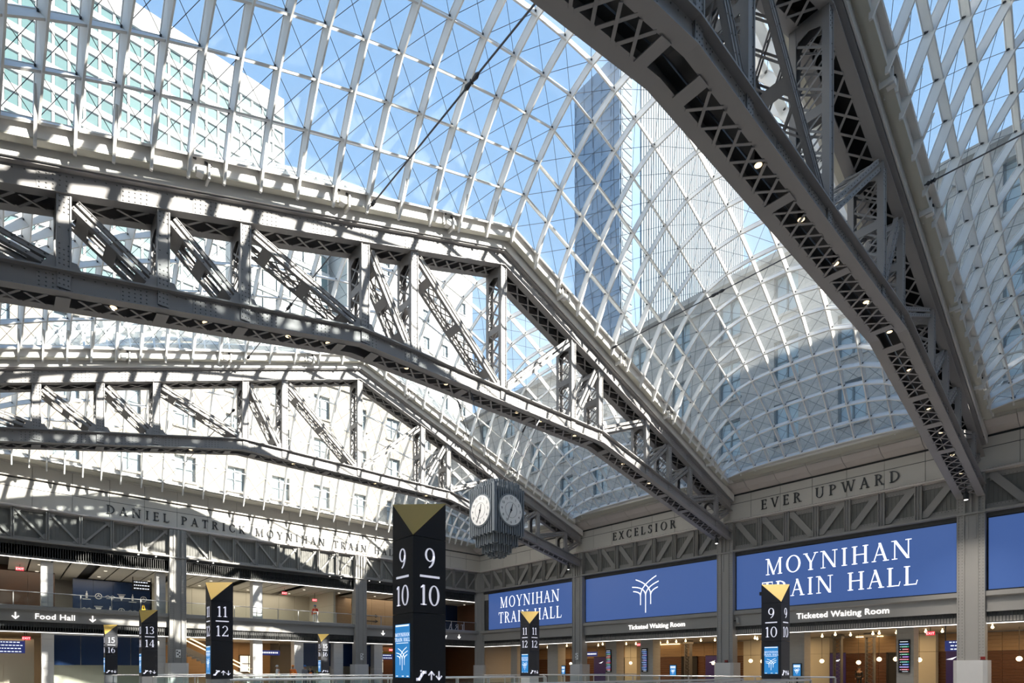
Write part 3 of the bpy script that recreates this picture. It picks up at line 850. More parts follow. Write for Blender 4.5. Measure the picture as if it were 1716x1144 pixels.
for c in tw.children: c.location = -tw.location

tb = empty('glass_tower', (140, 100, 0), 'tall blue glass tower with pale vertical fins seen through the vault', 'building')
MB().box(121.3, 188, 93, 108.8, 0, 163).build('core', M['blueglass'], tb)
for k in range(34): MB().box(121, 121.3, 93, 108.8, 20 + 4.2 * k, 21.4 + 4.2 * k).build('floor_band', M['blueglass'], tb)
for k in range(6): MB().box(120.95, 121.3, 93 + 3.1 * k, 93.15 + 3.1 * k, 20, 163).build('corner_mullion', M['blueglass'], tb)
MB().box(121.3, 125.8, 92.7, 93.0, 20, 163).build('service_strip', M['fin'], tb)
for k in range(60): MB().box(121.6, 125.6, 92.55, 92.72, 22 + 2.3 * k, 23.6 + 2.3 * k).build('strip_window', M['paleglass'], tb)
MB().box(130, 188, 92.8, 93.0, 20, 163).build('curtain_wall', M['paleglass'], tb)
for k in range(50): MB().box(130 + 1.16 * k, 130.45 + 1.16 * k, 92.6, 92.8, 20, 163).build('fin', M['fin'], tb)
for c in tb.children: c.location = -tb.location

facade(lambda s, o, z: (s, 95 - o, z), 46.2, 74, 0.0, 84, [49.5 + 4.4 * k for k in range(6)], 1.5, [(38 + 5.2 * k, 40.4 + 5.2 * k) for k in range(8)], 'plain white sunlit high block with small windows behind the middle truss', 'towerwhite', 'office_block', 12)
tcn = empty('office_block', (38, 101, 0), 'teal glazed block between the white tower and the white high block', 'building')
MB().box(31, 45.2, 100.4, 112, 0, 82).build('core', M['towerwhite'], tcn)
for k in range(14):
    z = 30 + 3.6 * k
    for j in range(6): MB().box(31.3 + 2.3 * j, 33.3 + 2.3 * j, 100.1, 100.4, z, z + 2.5).build('window_pane', M['teal'], tcn)
    MB().box(31, 45.2, 100.0, 100.4, z + 2.7, z + 3.4).build('spandrel_band', M['towerwhite'], tcn)
for c in tcn.children: c.location = -tcn.location

# ------------------------------------------------------------------ suspended clock
M['clock'] = mat('blue_grey_metal', (.20, .225, .25), .5, .1, var=.1)
M['dial'] = mat('clock_dial', (.88, .87, .85), .4)
M['ink'] = mat('dial_ink', (.05, .05, .05), .5)
CX, CY = 17.78, 20.92
ck = empty('hanging_clock', (CX, CY, 8.7), 'square ribbed blue-grey clock with white dials hanging from the middle truss', 'clock')
def tier(h, z0, z1, n, name):
    MB().box(CX - h + .05, CX + h - .05, CY - h + .05, CY + h - .05, z0 + .02, z1 - .02).build(name, M['clock'], ck)
    f = MB()
    for k in range(n):
        a = -h + 2 * h * (k + .5) / n
        j = .05 * (k % 2)
        for s in (-1, 1):
            f.box(CX + a - .035, CX + a + .035, CY + s * h - .07, CY + s * h + .07, z0 - .03 - j, z1 + .04 + j)
            f.box(CX + s * h - .07, CX + s * h + .07, CY + a - .035, CY + a + .035, z0 - .03 - j, z1 + .04 + j)
    f.build('fluting', M['clock'], ck)
tier(.90, 7.74, 9.84, 13, 'case')
tier(.74, 9.80, 10.12, 11, 'crown_tier')
tier(.70, 7.30, 7.80, 10, 'lower_tier')
tier(.48, 6.98, 7.40, 7, 'lower_tier')
tier(.30, 6.82, 7.05, 5, 'lower_tier')
for e in ((-1, -1),): MB().box(CX - .99, CX - .82, CY - .99, CY - .82, 7.72, 9.95).build('corner_post', M['clock'], ck)
for nm, fn in (('x', lambda a, b, o: (CX - .97 - o, CY - a, 8.80 + b)), ('y', lambda a, b, o: (CX + a, CY - .97 - o, 8.80 + b))):
    mb = MB(); pts = ellpts(0, 0, .76, .76, 0, 360, 40)
    mb.prism(pts[:-1], lambda a, b, t: fn(a, b, -.12 + .15 * t)); ring = mb.build('dial_rim', M['clock'], ck)
    mb = MB(); pts = ellpts(0, 0, .69, .69, 0, 360, 40)
    mb.prism(pts[:-1], lambda a, b, t: fn(a, b, .03 + .02 * t)); d = mb.build('dial', M['dial'], ck)
    nb = MB()
    for k in range(1, 13):
        an = math.radians(90 - 30 * k); cx, cy = .56 * math.cos(an), .56 * math.sin(an) - .055
        sans(str(k), .17, lambda a, b, t: fn(cx + a, cy + b, .052 + .004 * t), nb)
    nb.build('numerals', M['ink'], d)
    h = MB()
    for q in gA(0, 0, .36, .36, .008, .008, 0, 360, 36): h.prism(q, lambda a, b, t: fn(a, b, .052 + .004 * t))
    for an, L, w in ((90 - 17, .30, .045), (90 - 204, .58, .032)):
        r = math.radians(an); dx, dy = math.cos(r), math.sin(r)
        h.prism([(-dx * .12 - dy * w / 2, -dy * .12 + dx * w / 2), (-dx * .12 + dy * w / 2, -dy * .12 - dx * w / 2), (dx * L + dy * w * .25, dy * L - dx * w * .25), (dx * L - dy * w * .25, dy * L + dx * w * .25)], lambda a, b, t: fn(a, b, .058 + .012 * t))
    h.prism(ellpts(0, 0, .05, .05, 0, 360, 12)[:-1], lambda a, b, t: fn(a, b, .058 + .02 * t))
    h.build('clock_hands', M['ink'], d)
    for c in d.children: pass
for dx, dy in ((-2.0, -.5), (2.4, -.5), (-2.0, .5), (2.4, .5)):
    MB().rod((CX + dx, CY + dy, 13.9), (CX + (.5 if dx > 0 else -.5), CY + dy * .9, 10.1), .016, 5).build('suspension_cable', M['cable'], ck)
    MB().rod((CX + dx * .97, CY + dy, 13.78), (CX + dx * .88, CY + dy, 13.45), .035, 6).build('turnbuckle', M['cable'], ck)
for c in ck.children: c.location = -ck.location

# ------------------------------------------------------------------ tie cables across the vaults
def tie(x, y0, y1, z, label):
    root = empty('tie_cable', (x, (y0 + y1) / 2, z), label, 'cable')
    MB().rod((x, y0, z), (x, y1, z), .028, 6).build('rod', M['cable'], root)
    for f, L in ((.52, .7), (.02, .3), (.98, .3)):
        yy = y1 + (y0 - y1) * f
        o = MB().lathe((0, 0, 0), [(.03, -L / 2), (.075, -L / 3), (.045, -.03), (.08, 0), (.045, .03), (.075, L / 3), (.03, L / 2)], 8).build('turnbuckle', M['node'], root)
        o.rotation_euler = (PI / 2, 0, 0); o.location = (x, yy, z)
    for c in root.children: c.location = Vector(c.location) - root.location
zt = zchord(7.2) + .98
tie(XM - 7.2, TY[0] + 1.1, TY[1] - 1.15, zt, 'dark tie cable with turnbuckle crossing the upper middle of the vault')
tie(XM + 7.2, TY[0] + 1.1, TY[1] - 1.15, zt, 'dark tie cable with turnbuckle crossing in front of the blue tower foot')
tie(XM + 7.2, -5.0, TY[0] - 1.15, zt, 'dark tie cable at the right edge, beyond the nearest truss')
tie(XM - 7.2, TY[1] + 1.1, TY[2] - 1.15, zt, 'dark tie cable seen between the diagonals of the middle truss')
tie(XM - 7.2, TY[2] + 1.1, 48.2, 16.8, 'dark tie cable in the farthest vault above the lettering')

# ------------------------------------------------------------------ downlights inside the lower chords
M['lampwarm'] = mat('lamp_lens', (.9, .8, .6), .4, emit=(1, .74, .42), es=1.6)
def make_lamp():
    root = empty('downlight', (0, 0, 0))
    MB().lathe((0, 0, 0), [(.05, .34), (.09, .30), (.10, .02), (.115, 0), (.10, -.02)], 14).build('housing', M['lampcan'], root)
    l = bpy.data.lights.new('downlight_beam', 'SPOT'); l.energy = 1500; l.spot_size = 1.7; l.spot_blend = .7; l.color = (1, .93, .84); l.shadow_soft_size = .08
    o = bpy.data.objects.new('downlight_beam', l); COL.objects.link(o); o.parent = root; o.location = (0, 0, -.06)
    MB().lathe((0, 0, 0), [(.092, -.018), (.09, -.028), (.03, -.034)], 14).build('lens', M['lampwarm'], root)
    return root
lamp0 = make_lamp(); first = True
ORD = ('rightmost', 'second from the right', 'third from the right', 'fourth from the right', 'fifth from the right', 'sixth from the right', 'seventh from the right', 'eighth from the right', 'ninth from the right', 'tenth from the right', 'eleventh from the right')
for ti, us in ((0, (18.9, 16.9, 14.7, 12.6, 9.6, 7.0, 4.4, 1.6, -1.0, -3.6)), (1, (12.2, 9.6, 5.4, 2.8, 1.2, -3.0, -5.0, -8.4, -9.9, -12.6, -15.1)), (2, (5.4, 1.3, -4.2, -9.8))):
    for n_, u in enumerate(us):
        o = lamp0 if first else copy_tree(lamp0)
        first = False
        o.location = (XM + u, TY[ti] - .12, zlow(u) + .02)
        tag(o, 'warm downlight inside the lower chord of the %s truss, %s' % (('dark nearest', 'middle', 'farthest')[ti], ORD[n_]), 'lamp', ('downlights of the nearest truss', 'downlights of the middle truss', 'downlights of the farthest truss')[ti])

# ------------------------------------------------------------------ platform pylons
M['black'] = mat('pylon_black', (.026, .027, .034), .42)
M['gold'] = mat('pylon_gold', (.86, .56, .12), .5, .0)
M['num'] = mat('pylon_numerals', (.75, .75, .82), .4, emit=(.85, .86, 1), es=.45)
M['kscreen'] = mat('pylon_screen_blue', (.01, .08, .2), .3, emit=(.022, .17, .42), es=1.0)
M['kscreen2'] = mat('pylon_screen_light', (.5, .5, .5), .4, emit=(.80, .88, 1.0), es=.9)
KS = .617
def pylon(X, Y, top, bot, label):
    root = empty('platform_pylon', (X + KS / 2, Y + KS / 2, 0), label, 'pylon', 'platform pylons')
    s = KS
    MB().box(X + .02, X + s - .02, Y + .02, Y + s - .02, 0, 1.125).build('stone_base', M['pier'], root)
    MB().box(X, X + s, Y, Y + s, 1.13, 2.295).build('lower_cladding', M['black'], root)
    MB().box(X, X + s, Y, Y + s, 2.303, 3.497).build('middle_cladding', M['black'], root)
    g = .012
    MB().add([(X, Y, 3.505), (X + s, Y, 3.505), (X + s, Y + s, 3.505), (X, Y + s, 3.505), (X + s, Y, 4.10), (X + s, Y + s, 4.10), (X, Y + s, 4.10)],
             [(3, 2, 1, 0), (0, 1, 4), (1, 2, 5, 4), (2, 3, 6, 5), (3, 0, 6), (4, 5, 6), (0, 4, 6)]).build('head_cladding', M['black'], root)
    n = Vector((-.59, -.59, .59)).normalized() * .01
    A, B, C_ = Vector((X, Y, 3.505)), Vector((X + s, Y, 4.10)), Vector((X, Y + s, 4.10))
    MB().add([tuple(p) for p in (A, B, C_, A + n, B + n, C_ + n)], [(0, 2, 1), (3, 4, 5), (0, 1, 4, 3), (1, 2, 5, 4), (2, 0, 3, 5)]).build('gold_facet', M['gold'], root)
    fL = lambda a, b, t: (X - .002 - .006 * t, Y + s / 2 - a, b)
    fR = lambda a, b, t: (X + s / 2 + a, Y - .002 - .006 * t, b)
    for fn in (fL, fR):
        for tx, z in ((top, 3.02), (bot, 2.43)):
            for _, mb in serif(tx, .315, .06, lambda a, b, t: fn(a, z + b, t)): mb.build('numeral', M['num'], root)
        mb = MB(); mb.prism([(-.185, 2.868), (.185, 2.868), (.185, 2.902), (-.185, 2.902)], fn); mb.build('divider', M['num'], root)
    mb = MB()
    arrow(mb, .03, 1.31, .13, True, fR); arrow(mb, .175, 1.31, .13, False, fR)
    strokes(mb, [[(-.24, 1.255), (-.20, 1.255), (-.12, 1.365), (-.08, 1.365)]], .045, fR)
    mb.prism([(x - .145 * 1 - .02, y + 1.385) for x, y in ellpts(0, 0, .017, .017, 0, 360, 10)[:-1]], fR)
    strokes(mb, [[(-.165, 1.345), (-.165, 1.30)]], .02, fR)
    mb.build('escalator_symbols', M['num'], root)
    sc = MB(fL).box(-.215, .215, 1.28, 2.13, 0, 1).build('screen', M['kscreen'], root)
    mb = MB()
    f2 = lambda a, b, t: fL(a, b, 1.05 + .3 * t)
    for tx, z in (('MOYNIHAN', 1.935), ('TRAIN HALL', 1.855)):
        for _, m2 in serif(tx, .058, .10, lambda a, b, t: f2(a, z + b, t)): mb.v += [tuple(v) for v in m2.v]; k = len(mb.v) - len(m2.v); mb.q += [tuple(i + k for i in q) for q in m2.q]
    mb.prism([(-.18, 1.825), (.18, 1.825), (.18, 1.835), (-.18, 1.835)], f2)
    mb.prism([(-.2, 2.095), (.2, 2.095), (.2, 2.12), (-.2, 2.12)], f2)
    for a in (-.19, -.01, .13): mb.prism([(a, 1.295), (a + .06, 1.295), (a + .06, 1.31), (a, 1.31)], f2)
    tree_mark(mb, 0, 1.40, .36, .012, f2)
    tag(mb.build('screen_print', M['kscreen2'], sc), kind='stuff')
    for c in root.children: c.location = -root.location
    return root
KX = (4.85, 18.08)
KYS = (7.72, 18.98, 30.03, 41.43)
KT = (('9', '10'), ('11', '12'), ('13', '14'), ('15', '16'))
KL = {(0, 0): 'large black pylon with a gold corner, marked 9 over 10, nearest the viewer', (1, 0): 'black gold-topped pylon marked 9 over 10 in front of the lettered blue screen',
      (0, 1): 'black gold-topped pylon marked 11 over 12, left of centre before the sunlit column', (1, 1): 'black gold-topped pylon marked 11 over 12 in front of the right wall',
      (0, 2): 'black gold-topped pylon marked 13 over 14 near the food hall sign', (0, 3): 'sunlit gold-topped pylon marked 15 over 16 at the far left',
      (1, 3): 'small black pylon marked 15 over 16 beside the crew of workers'}
for (i, j), lab in KL.items(): pylon(KX[i], KYS[j], KT[j][0], KT[j][1], lab)

# ------------------------------------------------------------------ glass balustrades round the platform stairs
M['inox'] = mat('brushed_steel', (.55, .55, .54), .3, .8)
def balustrade(a, b, h, label, grp, z0=0.0, panes=None, thing=True, curved=False):
    a = Vector(a); b = Vector(b); L = (b - a).length; d = (b - a).normalized()
    root = empty('glass_balustrade', tuple((a + b) / 2 + Vector((0, 0, z0))), label, 'railing', grp)
    n = panes or max(1, round(L / 1.6))
    for k in range(n):
        p = a + d * (L * k / n + .03); q = a + d * (L * (k + 1) / n - .03)
        MB().bar(p + Vector((0, 0, z0 + .06 + (h - .14) / 2)), q + Vector((0, 0, z0 + .06 + (h - .14) / 2)), .02, h - .14).build('pane', M['railglass'], root)
    for k in range(n + 1):
        p = a + d * (L * k / n)
        MB().box(p.x - .025, p.x + .025, p.y - .025, p.y + .025, z0, z0 + h - .02).build('post', M['inox'], root)
    MB().rod(a + Vector((0, 0, z0 + h)), b + Vector((0, 0, z0 + h)), .03, 8).build('handrail', M['inox'], root)
    MB().bar(a + Vector((0, 0, z0 + .03)), b + Vector((0, 0, z0 + .03)), .07, .06).build('shoe', M['inox'], root)
    for c in root.children: c.location = -root.location
    return root
for j, Y in enumerate(KYS):
    wh = ('starting at the large nearest pylon', 'at the pylon before the sunlit column', 'at the pylon near the food hall sign', 'at the sunlit far pylon')[j]
    for s, nm in ((-.75, 'near side'), (.75 + KS, 'far side')):
        balustrade((KX[0] + .3, Y + s, 0), (KX[1] + .3, Y + s, 0), 1.10, 'glass balustrade %s side of the stairs %s' % (nm[:-5], wh), 'stair balustrades')
balustrade((21.5, 26.5, 0), (36.5, 26.5, 0), 1.10, 'steel-railed glass balustrade in front of the plinth of the far column', 'floor balustrades')
balustrade((24.0, 8.2, 0), (24.0, 25.5, 0), 1.12, 'long glass balustrade along the right wall arcade', 'floor balustrades')

# ------------------------------------------------------------------ arcade behind the right wall
M['woodlight'] = mat('light_wood', (.37, .25, .14), .5, col2=(.27, .17, .09), scale=1.2, stretch=(.6, .6, 9))
M['wooddark'] = mat('dark_wood', (.15, .065, .028), .45, col2=(.08, .033, .015), scale=1.2, stretch=(.6, .6, 9))
M['creamwall'] = mat('cream_wall', (.52, .49, .40), .7, var=.05)
M['roomceil'] = mat('arcade_ceiling', (.40, .37, .33), .7)
M['arcstone'] = mat('arcade_stone', (.45, .43, .39), .7, var=.15, scale=2, stretch=(1, 1, 5))
M['warmled'] = mat('warm_cove_lamp', (.9, .7, .4), .5, emit=(1, .72, .36), es=3)
M['globe'] = mat('globe_lamp', (.9, .8, .6), .3, emit=(1, .75, .40), es=4.0)
M['purple'] = mat('purple_panel', (.03, .018, .10), .45, emit=(.02, .01, .09), es=.12)
M['darksteel'] = mat('dark_lattice_steel', (.12, .115, .11), .6)
M['red'] = mat('exit_red', (.5, .02, .03), .4, emit=(.8, .03, .06), es=1.0)
M['signblue'] = mat('sign_navy', (.02, .03, .12), .4, emit=(.02, .03, .14), es=.7)
M['yellow'] = mat('safety_yellow', (.75, .45, .03), .5)
st('ceiling', 'roomceil', XR - .02, XR + 10.2, YB, YF + 8, 4.02, 4.3)
wa = tag(MB().box(XR + 9.9, XR + 10.3, YB, YF + 8, 0, 4.02).build('wall_arcade', M['plaster']), kind='structure')
y = YB
k = 0
while y < YF + 7:
    for r in range(13):
        z0 = .02 + r * .205
        MB().box(XR + 9.80 + .012 * ((r + k) % 2), XR + 9.9, y + .008, y + 2.392, z0, z0 + .197).build('dark_board', M['wooddark'], wa)
    for r in range(5):
        z0 = 2.70 + r * .25
        MB().box(XR + 9.76, XR + 9.9, y + .008, y + 2.392, z0, z0 + .242).build('light_board', M['woodlight'], wa)
    y += 2.4; k += 1
for y0, y1 in ((13.6, 15.4), (18.9, 22.4), (30.8, 33.5), (-3, 4.2)):
    MB().box(XR + 9.3, XR + 9.5, y0, y1, 3.90, 3.96).build('cove_lamp', M['warmled'], wa)
def pier(y0, y1, label, wood=False, x=XR + 1.6):
    root = empty('stone_pier', (x + .5, (y0 + y1) / 2, 0), label, 'pier', 'stone piers of the right arcade')
    n = 12
    for k in range(n):
        MB().box(x + .006 * (k % 2), x + 1.1, y0, y1, 4.0 * k / n + .006, 4.0 * (k + 1) / n).build('stone_course', M['arcstone'], root)
    for c in root.children: c.location = -root.location
pier(9.83, 10.73, 'stone pier with a departure board, left of the nearest column')
pier(16.2, 17.2, 'stone pier with a small blue screen, right of the 9 10 pylon')
pier(28.5, 29.77, 'stone pier with a blue departure board under the tree screen')
pier(32.36, 33.6, 'stone pier with a multicoloured board, right of the far column')
pier(39.6, 41.04, 'stone pier just right of the pylon marked 11 12')
pier(45.6, 46.6, 'stone pier in shade near the far corner')
def lattice(y, label):
    root = empty('lattice_column', (XR + 6, y, 0), label, 'column', 'slim lattice columns in the arcade')
    x = XR + 6
    for s in (-1, 1): MB().box(x - .2, x + .2, y + s * .24 - .04, y + s * .24 + .04, 0, 4.0).build('flange', M['darksteel'], root)
    for k in range(14):
        MB().bar((x - .2, y - .22, .1 + k * .28), (x - .2, y + .22, .1 + (k + 1) * .28), .05, .02).build('lacing_bar', M['darksteel'], root)
        MB().bar((x - .2, y + .22, .1 + k * .28), (x - .2, y - .22, .1 + (k + 1) * .28), .05, .02).build('lacing_bar', M['darksteel'], root)
    MB().box(x - .28, x + .28, y - .34, y + .34, 3.7, 4.0).build('capital', M['darksteel'], root)
    for c in root.children: c.location = -root.location
lattice(13.45, 'slim lattice steel column in the arcade, nearest the departure board')
lattice(15.55, 'slim lattice steel column in the arcade, right of the small blue screen')
lattice(27.8, 'slim lattice steel column in the arcade under the tree screen')
BC = [(.05, .16, .5), (.02, .3, .16), (.5, .03, .05), (.5, .08, .02), (.04, .3, .12), (.25, .06, .45), (.5, .03, .06), (.02, .3, .2), (.05, .16, .5), (.2, .12, .5), (.5, .04, .06)]
BM = [mat('board_row_%s' % n, tuple(v * .3 for v in c), .4, emit=c, es=.8) for n, c in zip(('blue', 'green', 'red', 'orange', 'teal', 'violet', 'crimson', 'mint', 'azure', 'indigo', 'scarlet'), BC)]
def board(y0, y1, label, colours, x=XR + 1.6):
    root = empty('departure_board', (x - .06, (y0 + y1) / 2, 1.25), label, 'screen', 'departure boards on the piers')
    MB().box(x - .1, x, y0, y1, 1.24, 3.26).build('casing', M['bezel'], root)
    for k in range(11):
        z = 3.02 - k * .155
        m = BM[k] if colours else BM[(0, 8, 9)[k % 3]]
        r = MB().box(x - .108, x - .1, y0 + .05, y1 - .05 - .25 * ((k * 7) % 3) / 3, z - .075, z).build('row', m, root)
        t = MB()
        q = y1 - .08
        while q > y0 + .12: t.box(x - .112, x - .107, q - .05, q, z - .06, z - .035); q -= .075 + .03 * ((k + int(q * 40)) % 3)
        tag(t.build('row_text', M['kscreen2'], r), kind='stuff')
    MB().box(x - .108, x - .1, y0 + .1, y1 - .08, 3.12, 3.15).build('heading', M['kscreen2'], root)
    MB().box(x - .108, x - .1, y0 + .1, y1 - .2, 1.30, 1.32).build('footer', M['kscreen2'], root)
    for c in root.children: c.location = -root.location
board(10.0, 10.6, 'tall departure board with coloured rows on the pier left of the nearest column', True)
board(29.0, 29.6, 'tall departure board with mostly blue rows under the tree screen', False)
board(32.9, 33.5, 'tall departure board with coloured rows right of the far column', True)
def small_screen(x, y0, y1, z0, z1, label):
    root = empty('info_screen', (x, (y0 + y1) / 2, z0), label, 'screen', 'small blue info screens')
    MB().box(x, x + .08, y0, y1, z0, z1).build('casing', M['bezel'], root)
    MB().box(x + .02, x + .06, (y0 + y1) / 2 - .05, (y0 + y1) / 2 + .05, 0, z0).build('stand', M['bezel'], root)
    f = MB().box(x - .006, x, y0 + .05, y1 - .05, z0 + .06, z1 - .06).build('face', M['kscreen'], root)
    mb = MB(); h = z1 - z0; c = (y0 + y1) / 2
    fn = lambda a, b, t: (x - .008 - .004 * t, c - a, b)
    w = (y1 - y0) * .36
    for q in (.80, .70): mb.prism([(-w, z0 + h * q), (w, z0 + h * q), (w, z0 + h * (q + .07)), (-w, z0 + h * (q + .07))], fn)
    tree_mark(mb, 0, z0 + h * .2, h * .42, h * .02, fn)
    tag(mb.build('face_print', M['kscreen2'], f), kind='stuff')
    for c_ in root.children: c_.location = -root.location
small_screen(XR + 1.5, 16.35, 16.95, .93, 1.87, 'small upright blue screen on the pier beside the 9 10 pylon')
small_screen(XR + 1.4, 38.4, 38.95, .8, 1.85, 'small upright blue screen left of the far column')
small_screen(XR + 1.4, 26.1, 26.75, .85, 1.85, 'small dark blue screen under the long waiting-room sign')
small_screen(XR + 6, 47.7, 48.2, .8, 1.9, 'tiny blue screen in the dim bay by the far corner')
def panel(x, y0, y1, z0, z1, label):
    root = empty('purple_panel', (x, (y0 + y1) / 2, z0), label, 'panel', 'purple panels in the arcade')
    MB().box(x, x + .1, y0, y1, z0, z1).build('board', M['purple'], root)
    MB().box(x - .02, x, y0, y1, z1 - .06, z1).build('trim', M['bezel'], root)
    mb = MB(lambda a, b, t: (x - .003 - .01 * t, (y0 + y1) / 2 - a, z0 + (z1 - z0) * .75 + b))
    mb.prism([(-.3, 0), (-.1, .06), (.32, .2), (.05, -.02)], lambda a, b, t: (a, b, t))
    mb.build('motif', M['kscreen2'], root)
    for c in root.children: c.location = -root.location
panel(XR + 9, 39.2, 41.2, .02, 2.85, 'broad purple panel right of the far column')
panel(XR + 8, 8.9, 9.5, .05, 2.8, 'tall narrow purple panel left of the nearest column')
panel(XR + 8.6, 26.3, 27.6, .1, 2.75, 'purple panel behind the lattice column under the tree screen')
panel(XR + 8.6, 15.9, 17.0, .1, 2.75, 'purple panel behind the slim lattice columns')
for k, (x, y, z, lab) in enumerate(((6, 12.9, 2.15, 'globe lamp hanging left of the departure board by the nearest column'), (6, 11.9, 2.15, 'globe lamp half hidden by the departure board near the nearest column'), (6, 10.55, 2.08, 'globe lamp just right of the coloured departure board'),
      (6, 5.5, 2.08, 'globe lamp at the right edge of the photo, right of the nearest column'), (6, 22.1, 2.15, 'larger of two globe lamps right of the middle column'), (7, 21.6, 2.12, 'smaller of two globe lamps right of the middle column'),
      (6, 16.65, 2.07, 'globe lamp right of the small blue screen by the 9 10 pylon'), (6, 25.4, 2.0, 'globe lamp just left of the middle column'), (7, 14.5, 1.95, 'globe lamp between the two slim lattice columns'), (7, 42.8, 2.1, 'globe lamp beside the broad purple panel'), (7, 34.8, 2.1, 'globe lamp right of the coloured board near the far column'), (7, 31.9, 2.1, 'globe lamp left of the blue-rowed board'))):
    root = empty('globe_lamp', (XR + x, y, z), lab, 'lamp', 'globe lamps in the arcade')
    MB().lathe((0, 0, 0), [(.02, -.15), (.09, -.125), (.14, -.06), (.155, 0), (.14, .06), (.09, .125), (.03, .15)], 16).build('globe', M['globe'], root, True)
    MB().lathe((0, 0, 0), [(.04, .14), (.04, .2), (.012, .22), (.012, 4.02 - z)], 8).build('stem', M['lampcan'], root)
ld = random.Random(3)
ONES = ('', 'first', 'second', 'third', 'fourth', 'fifth', 'sixth', 'seventh', 'eighth', 'ninth', 'tenth', 'eleventh', 'twelfth', 'thirteenth', 'fourteenth', 'fifteenth', 'sixteenth', 'seventeenth', 'eighteenth', 'nineteenth')
def ordinal(n):
    if n < 20: return ONES[n]
    t = ('', '', 'twent', 'thirt', 'fort')[n // 10]
    return t + ('ieth' if n % 10 == 0 else 'y-' + ONES[n % 10])
spots = [(XR + 2.4 + 2.6 * ld.random(), 2.5 + v * 1.02 + ld.random() * .8) for v in range(42)]
def px_of(x, y): return (x * RGT.x + y * RGT.y) / (x * FWD.x + y * FWD.y)
spots.sort(key=lambda q: -px_of(*q))
for k, (x, y) in enumerate(spots):
    b = MB().lathe((x, y, 3.84), [(.02, -.08), (.06, -.06), (.085, 0), (.06, .06), (.035, .09), (.03, .18)], 10).build('ceiling_bulb', M['globe'])
    tag(b, 'small bare bulb under the right arcade ceiling, %s counted from the right edge' % ordinal(k + 1), 'lamp', 'small bulbs under the arcade ceiling')
# dark doorways and pale pilasters along the back of the arcade
for y, lab in ((12.6, 'dark doorway in the arcade wall behind the departure board near the nearest column'), (20.6, 'dark doorway in the arcade wall right of the middle column'), (29.9, 'dark doorway in the arcade wall behind the blue-rowed board'), (38.0, 'dark doorway in the arcade wall left of the far column')):
    r = empty('doorway', (XR + 9.7, y, 0), lab, 'door')
    MB().box(XR + 9.66, XR + 9.72, y - .75, y + .75, .02, 2.62).build('dark_sheet', M['dark'], r)  # flat black sheet painted for the darkness of an open doorway
    for e in (-1, 1): MB().box(XR + 9.6, XR + 9.72, y + e * .8 - .05, y + e * .8 + .05, .02, 2.7).build('jamb', M['bezel'], r)
    MB().box(XR + 9.6, XR + 9.72, y - .85, y + .85, 2.62, 2.72).build('head', M['bezel'], r)
    for c in r.children: c.location = -r.location
for y, lab in ((11.0, 'tan pilaster left of the departure board by the nearest column'), (17.9, 'tan pilaster between the 9 10 pylon and the lattice columns'), (23.4, 'tan pilaster right of the middle column'), (36.2, 'tan pilaster behind the far column')):
    r = empty('pilaster', (XR + 9.2, y, 0), lab, 'pilaster')
    MB().box(XR + 8.9, XR + 9.6, y - .75, y + .75, 0, 2.68).build('lower_face', M['creamwall'], r)
    MB().box(XR + 8.9, XR + 9.6, y - .75, y + .75, 2.7, 3.98).build('upper_face', M['creamwall'], r)
    for c in r.children: c.location = -r.location
def exit_sign(loc, F, label):
    root = empty('exit_sign', loc, label, 'sign', 'red exit signs')
    x, y, z = loc
    dx, dy = F
    MB().box(x - .22 * dx - .03 * dy, x + .22 * dx + .03 * dy, y - .22 * dy - .03 * dx, y + .22 * dy + .03 * dx, z, z + .24).build('panel', M['red'], root)
    mb = MB()
    if dx: sans('EXIT', .2, lambda a, b, t: (x + a, y - .032 - .004 * t, z + .05 + b), mb)
    else: sans('EXIT', .2, lambda a, b, t: (x - .032 - .004 * t, y - a, z + .05 + b), mb)
    tag(mb.build('lettering', M['sign_white'], root), kind='stuff')
    MB().box(x - .015, x + .015, y - .015, y + .015, z + .24, 4.02 if z < 4 else 8.8).build('hanger', M['bezel'], root)
    for c in root.children: c.location = -root.location
exit_sign((XR + 2.6, 9.2, 3.52), (0, 1), 'red lit exit sign under the arcade ceiling, right of the coloured board')
exit_sign((XR + 3, 30.9, 3.55), (0, 1), 'red lit exit sign between two boards right of the far column')
exit_sign((XR + 3, 47.3, 3.6), (0, 1), 'red lit exit sign in the dim bay next to the far corner')
def hang_sign(x, y0, y1, z0, z1, label, along='y', zt=4.0, col='signblue', bands=3):
    root = empty('hanging_sign', (x, (y0 + y1) / 2, z0) if along == 'y' else ((y0 + y1) / 2, x, z0), label, 'sign')
    f = (lambda a, o, z: (x - o, a, z)) if along == 'y' else (lambda a, o, z: (a, x - o, z))
    MB(f).box(y0, y1, -.08, 0, z0, z1).build('panel', M[col], root)
    for a in (y0, y1 - .05): MB(f).box(a, a + .05, -.06, -.01, z0, zt).build('hanger', M['bezel'], root)
    t = MB(f); h = (z1 - z0) / bands
    for k in range(bands):
        a = y0 + .1; z = z0 + h * (k + .38)
        while a < y1 - .25:
            w = .05 + .11 * ((int(a * 31) + k * 3) % 4) / 3
            t.box(a, a + w, 0, .006, z, z + h * .3); a += w + .05
    tag(t.build('sign_text', M['kscreen2'], root), kind='stuff')
    for c in root.children: c.location = -root.location
hang_sign(XR + 1.2, 7.5, 8.2, 2.5, 3.1, 'dark three-line hanging sign beside the nearest column')
hang_sign(XR + 4, 36.6, 38.3, 2.75, 3.2, 'hanging blue direction sign left of the far column', bands=1)

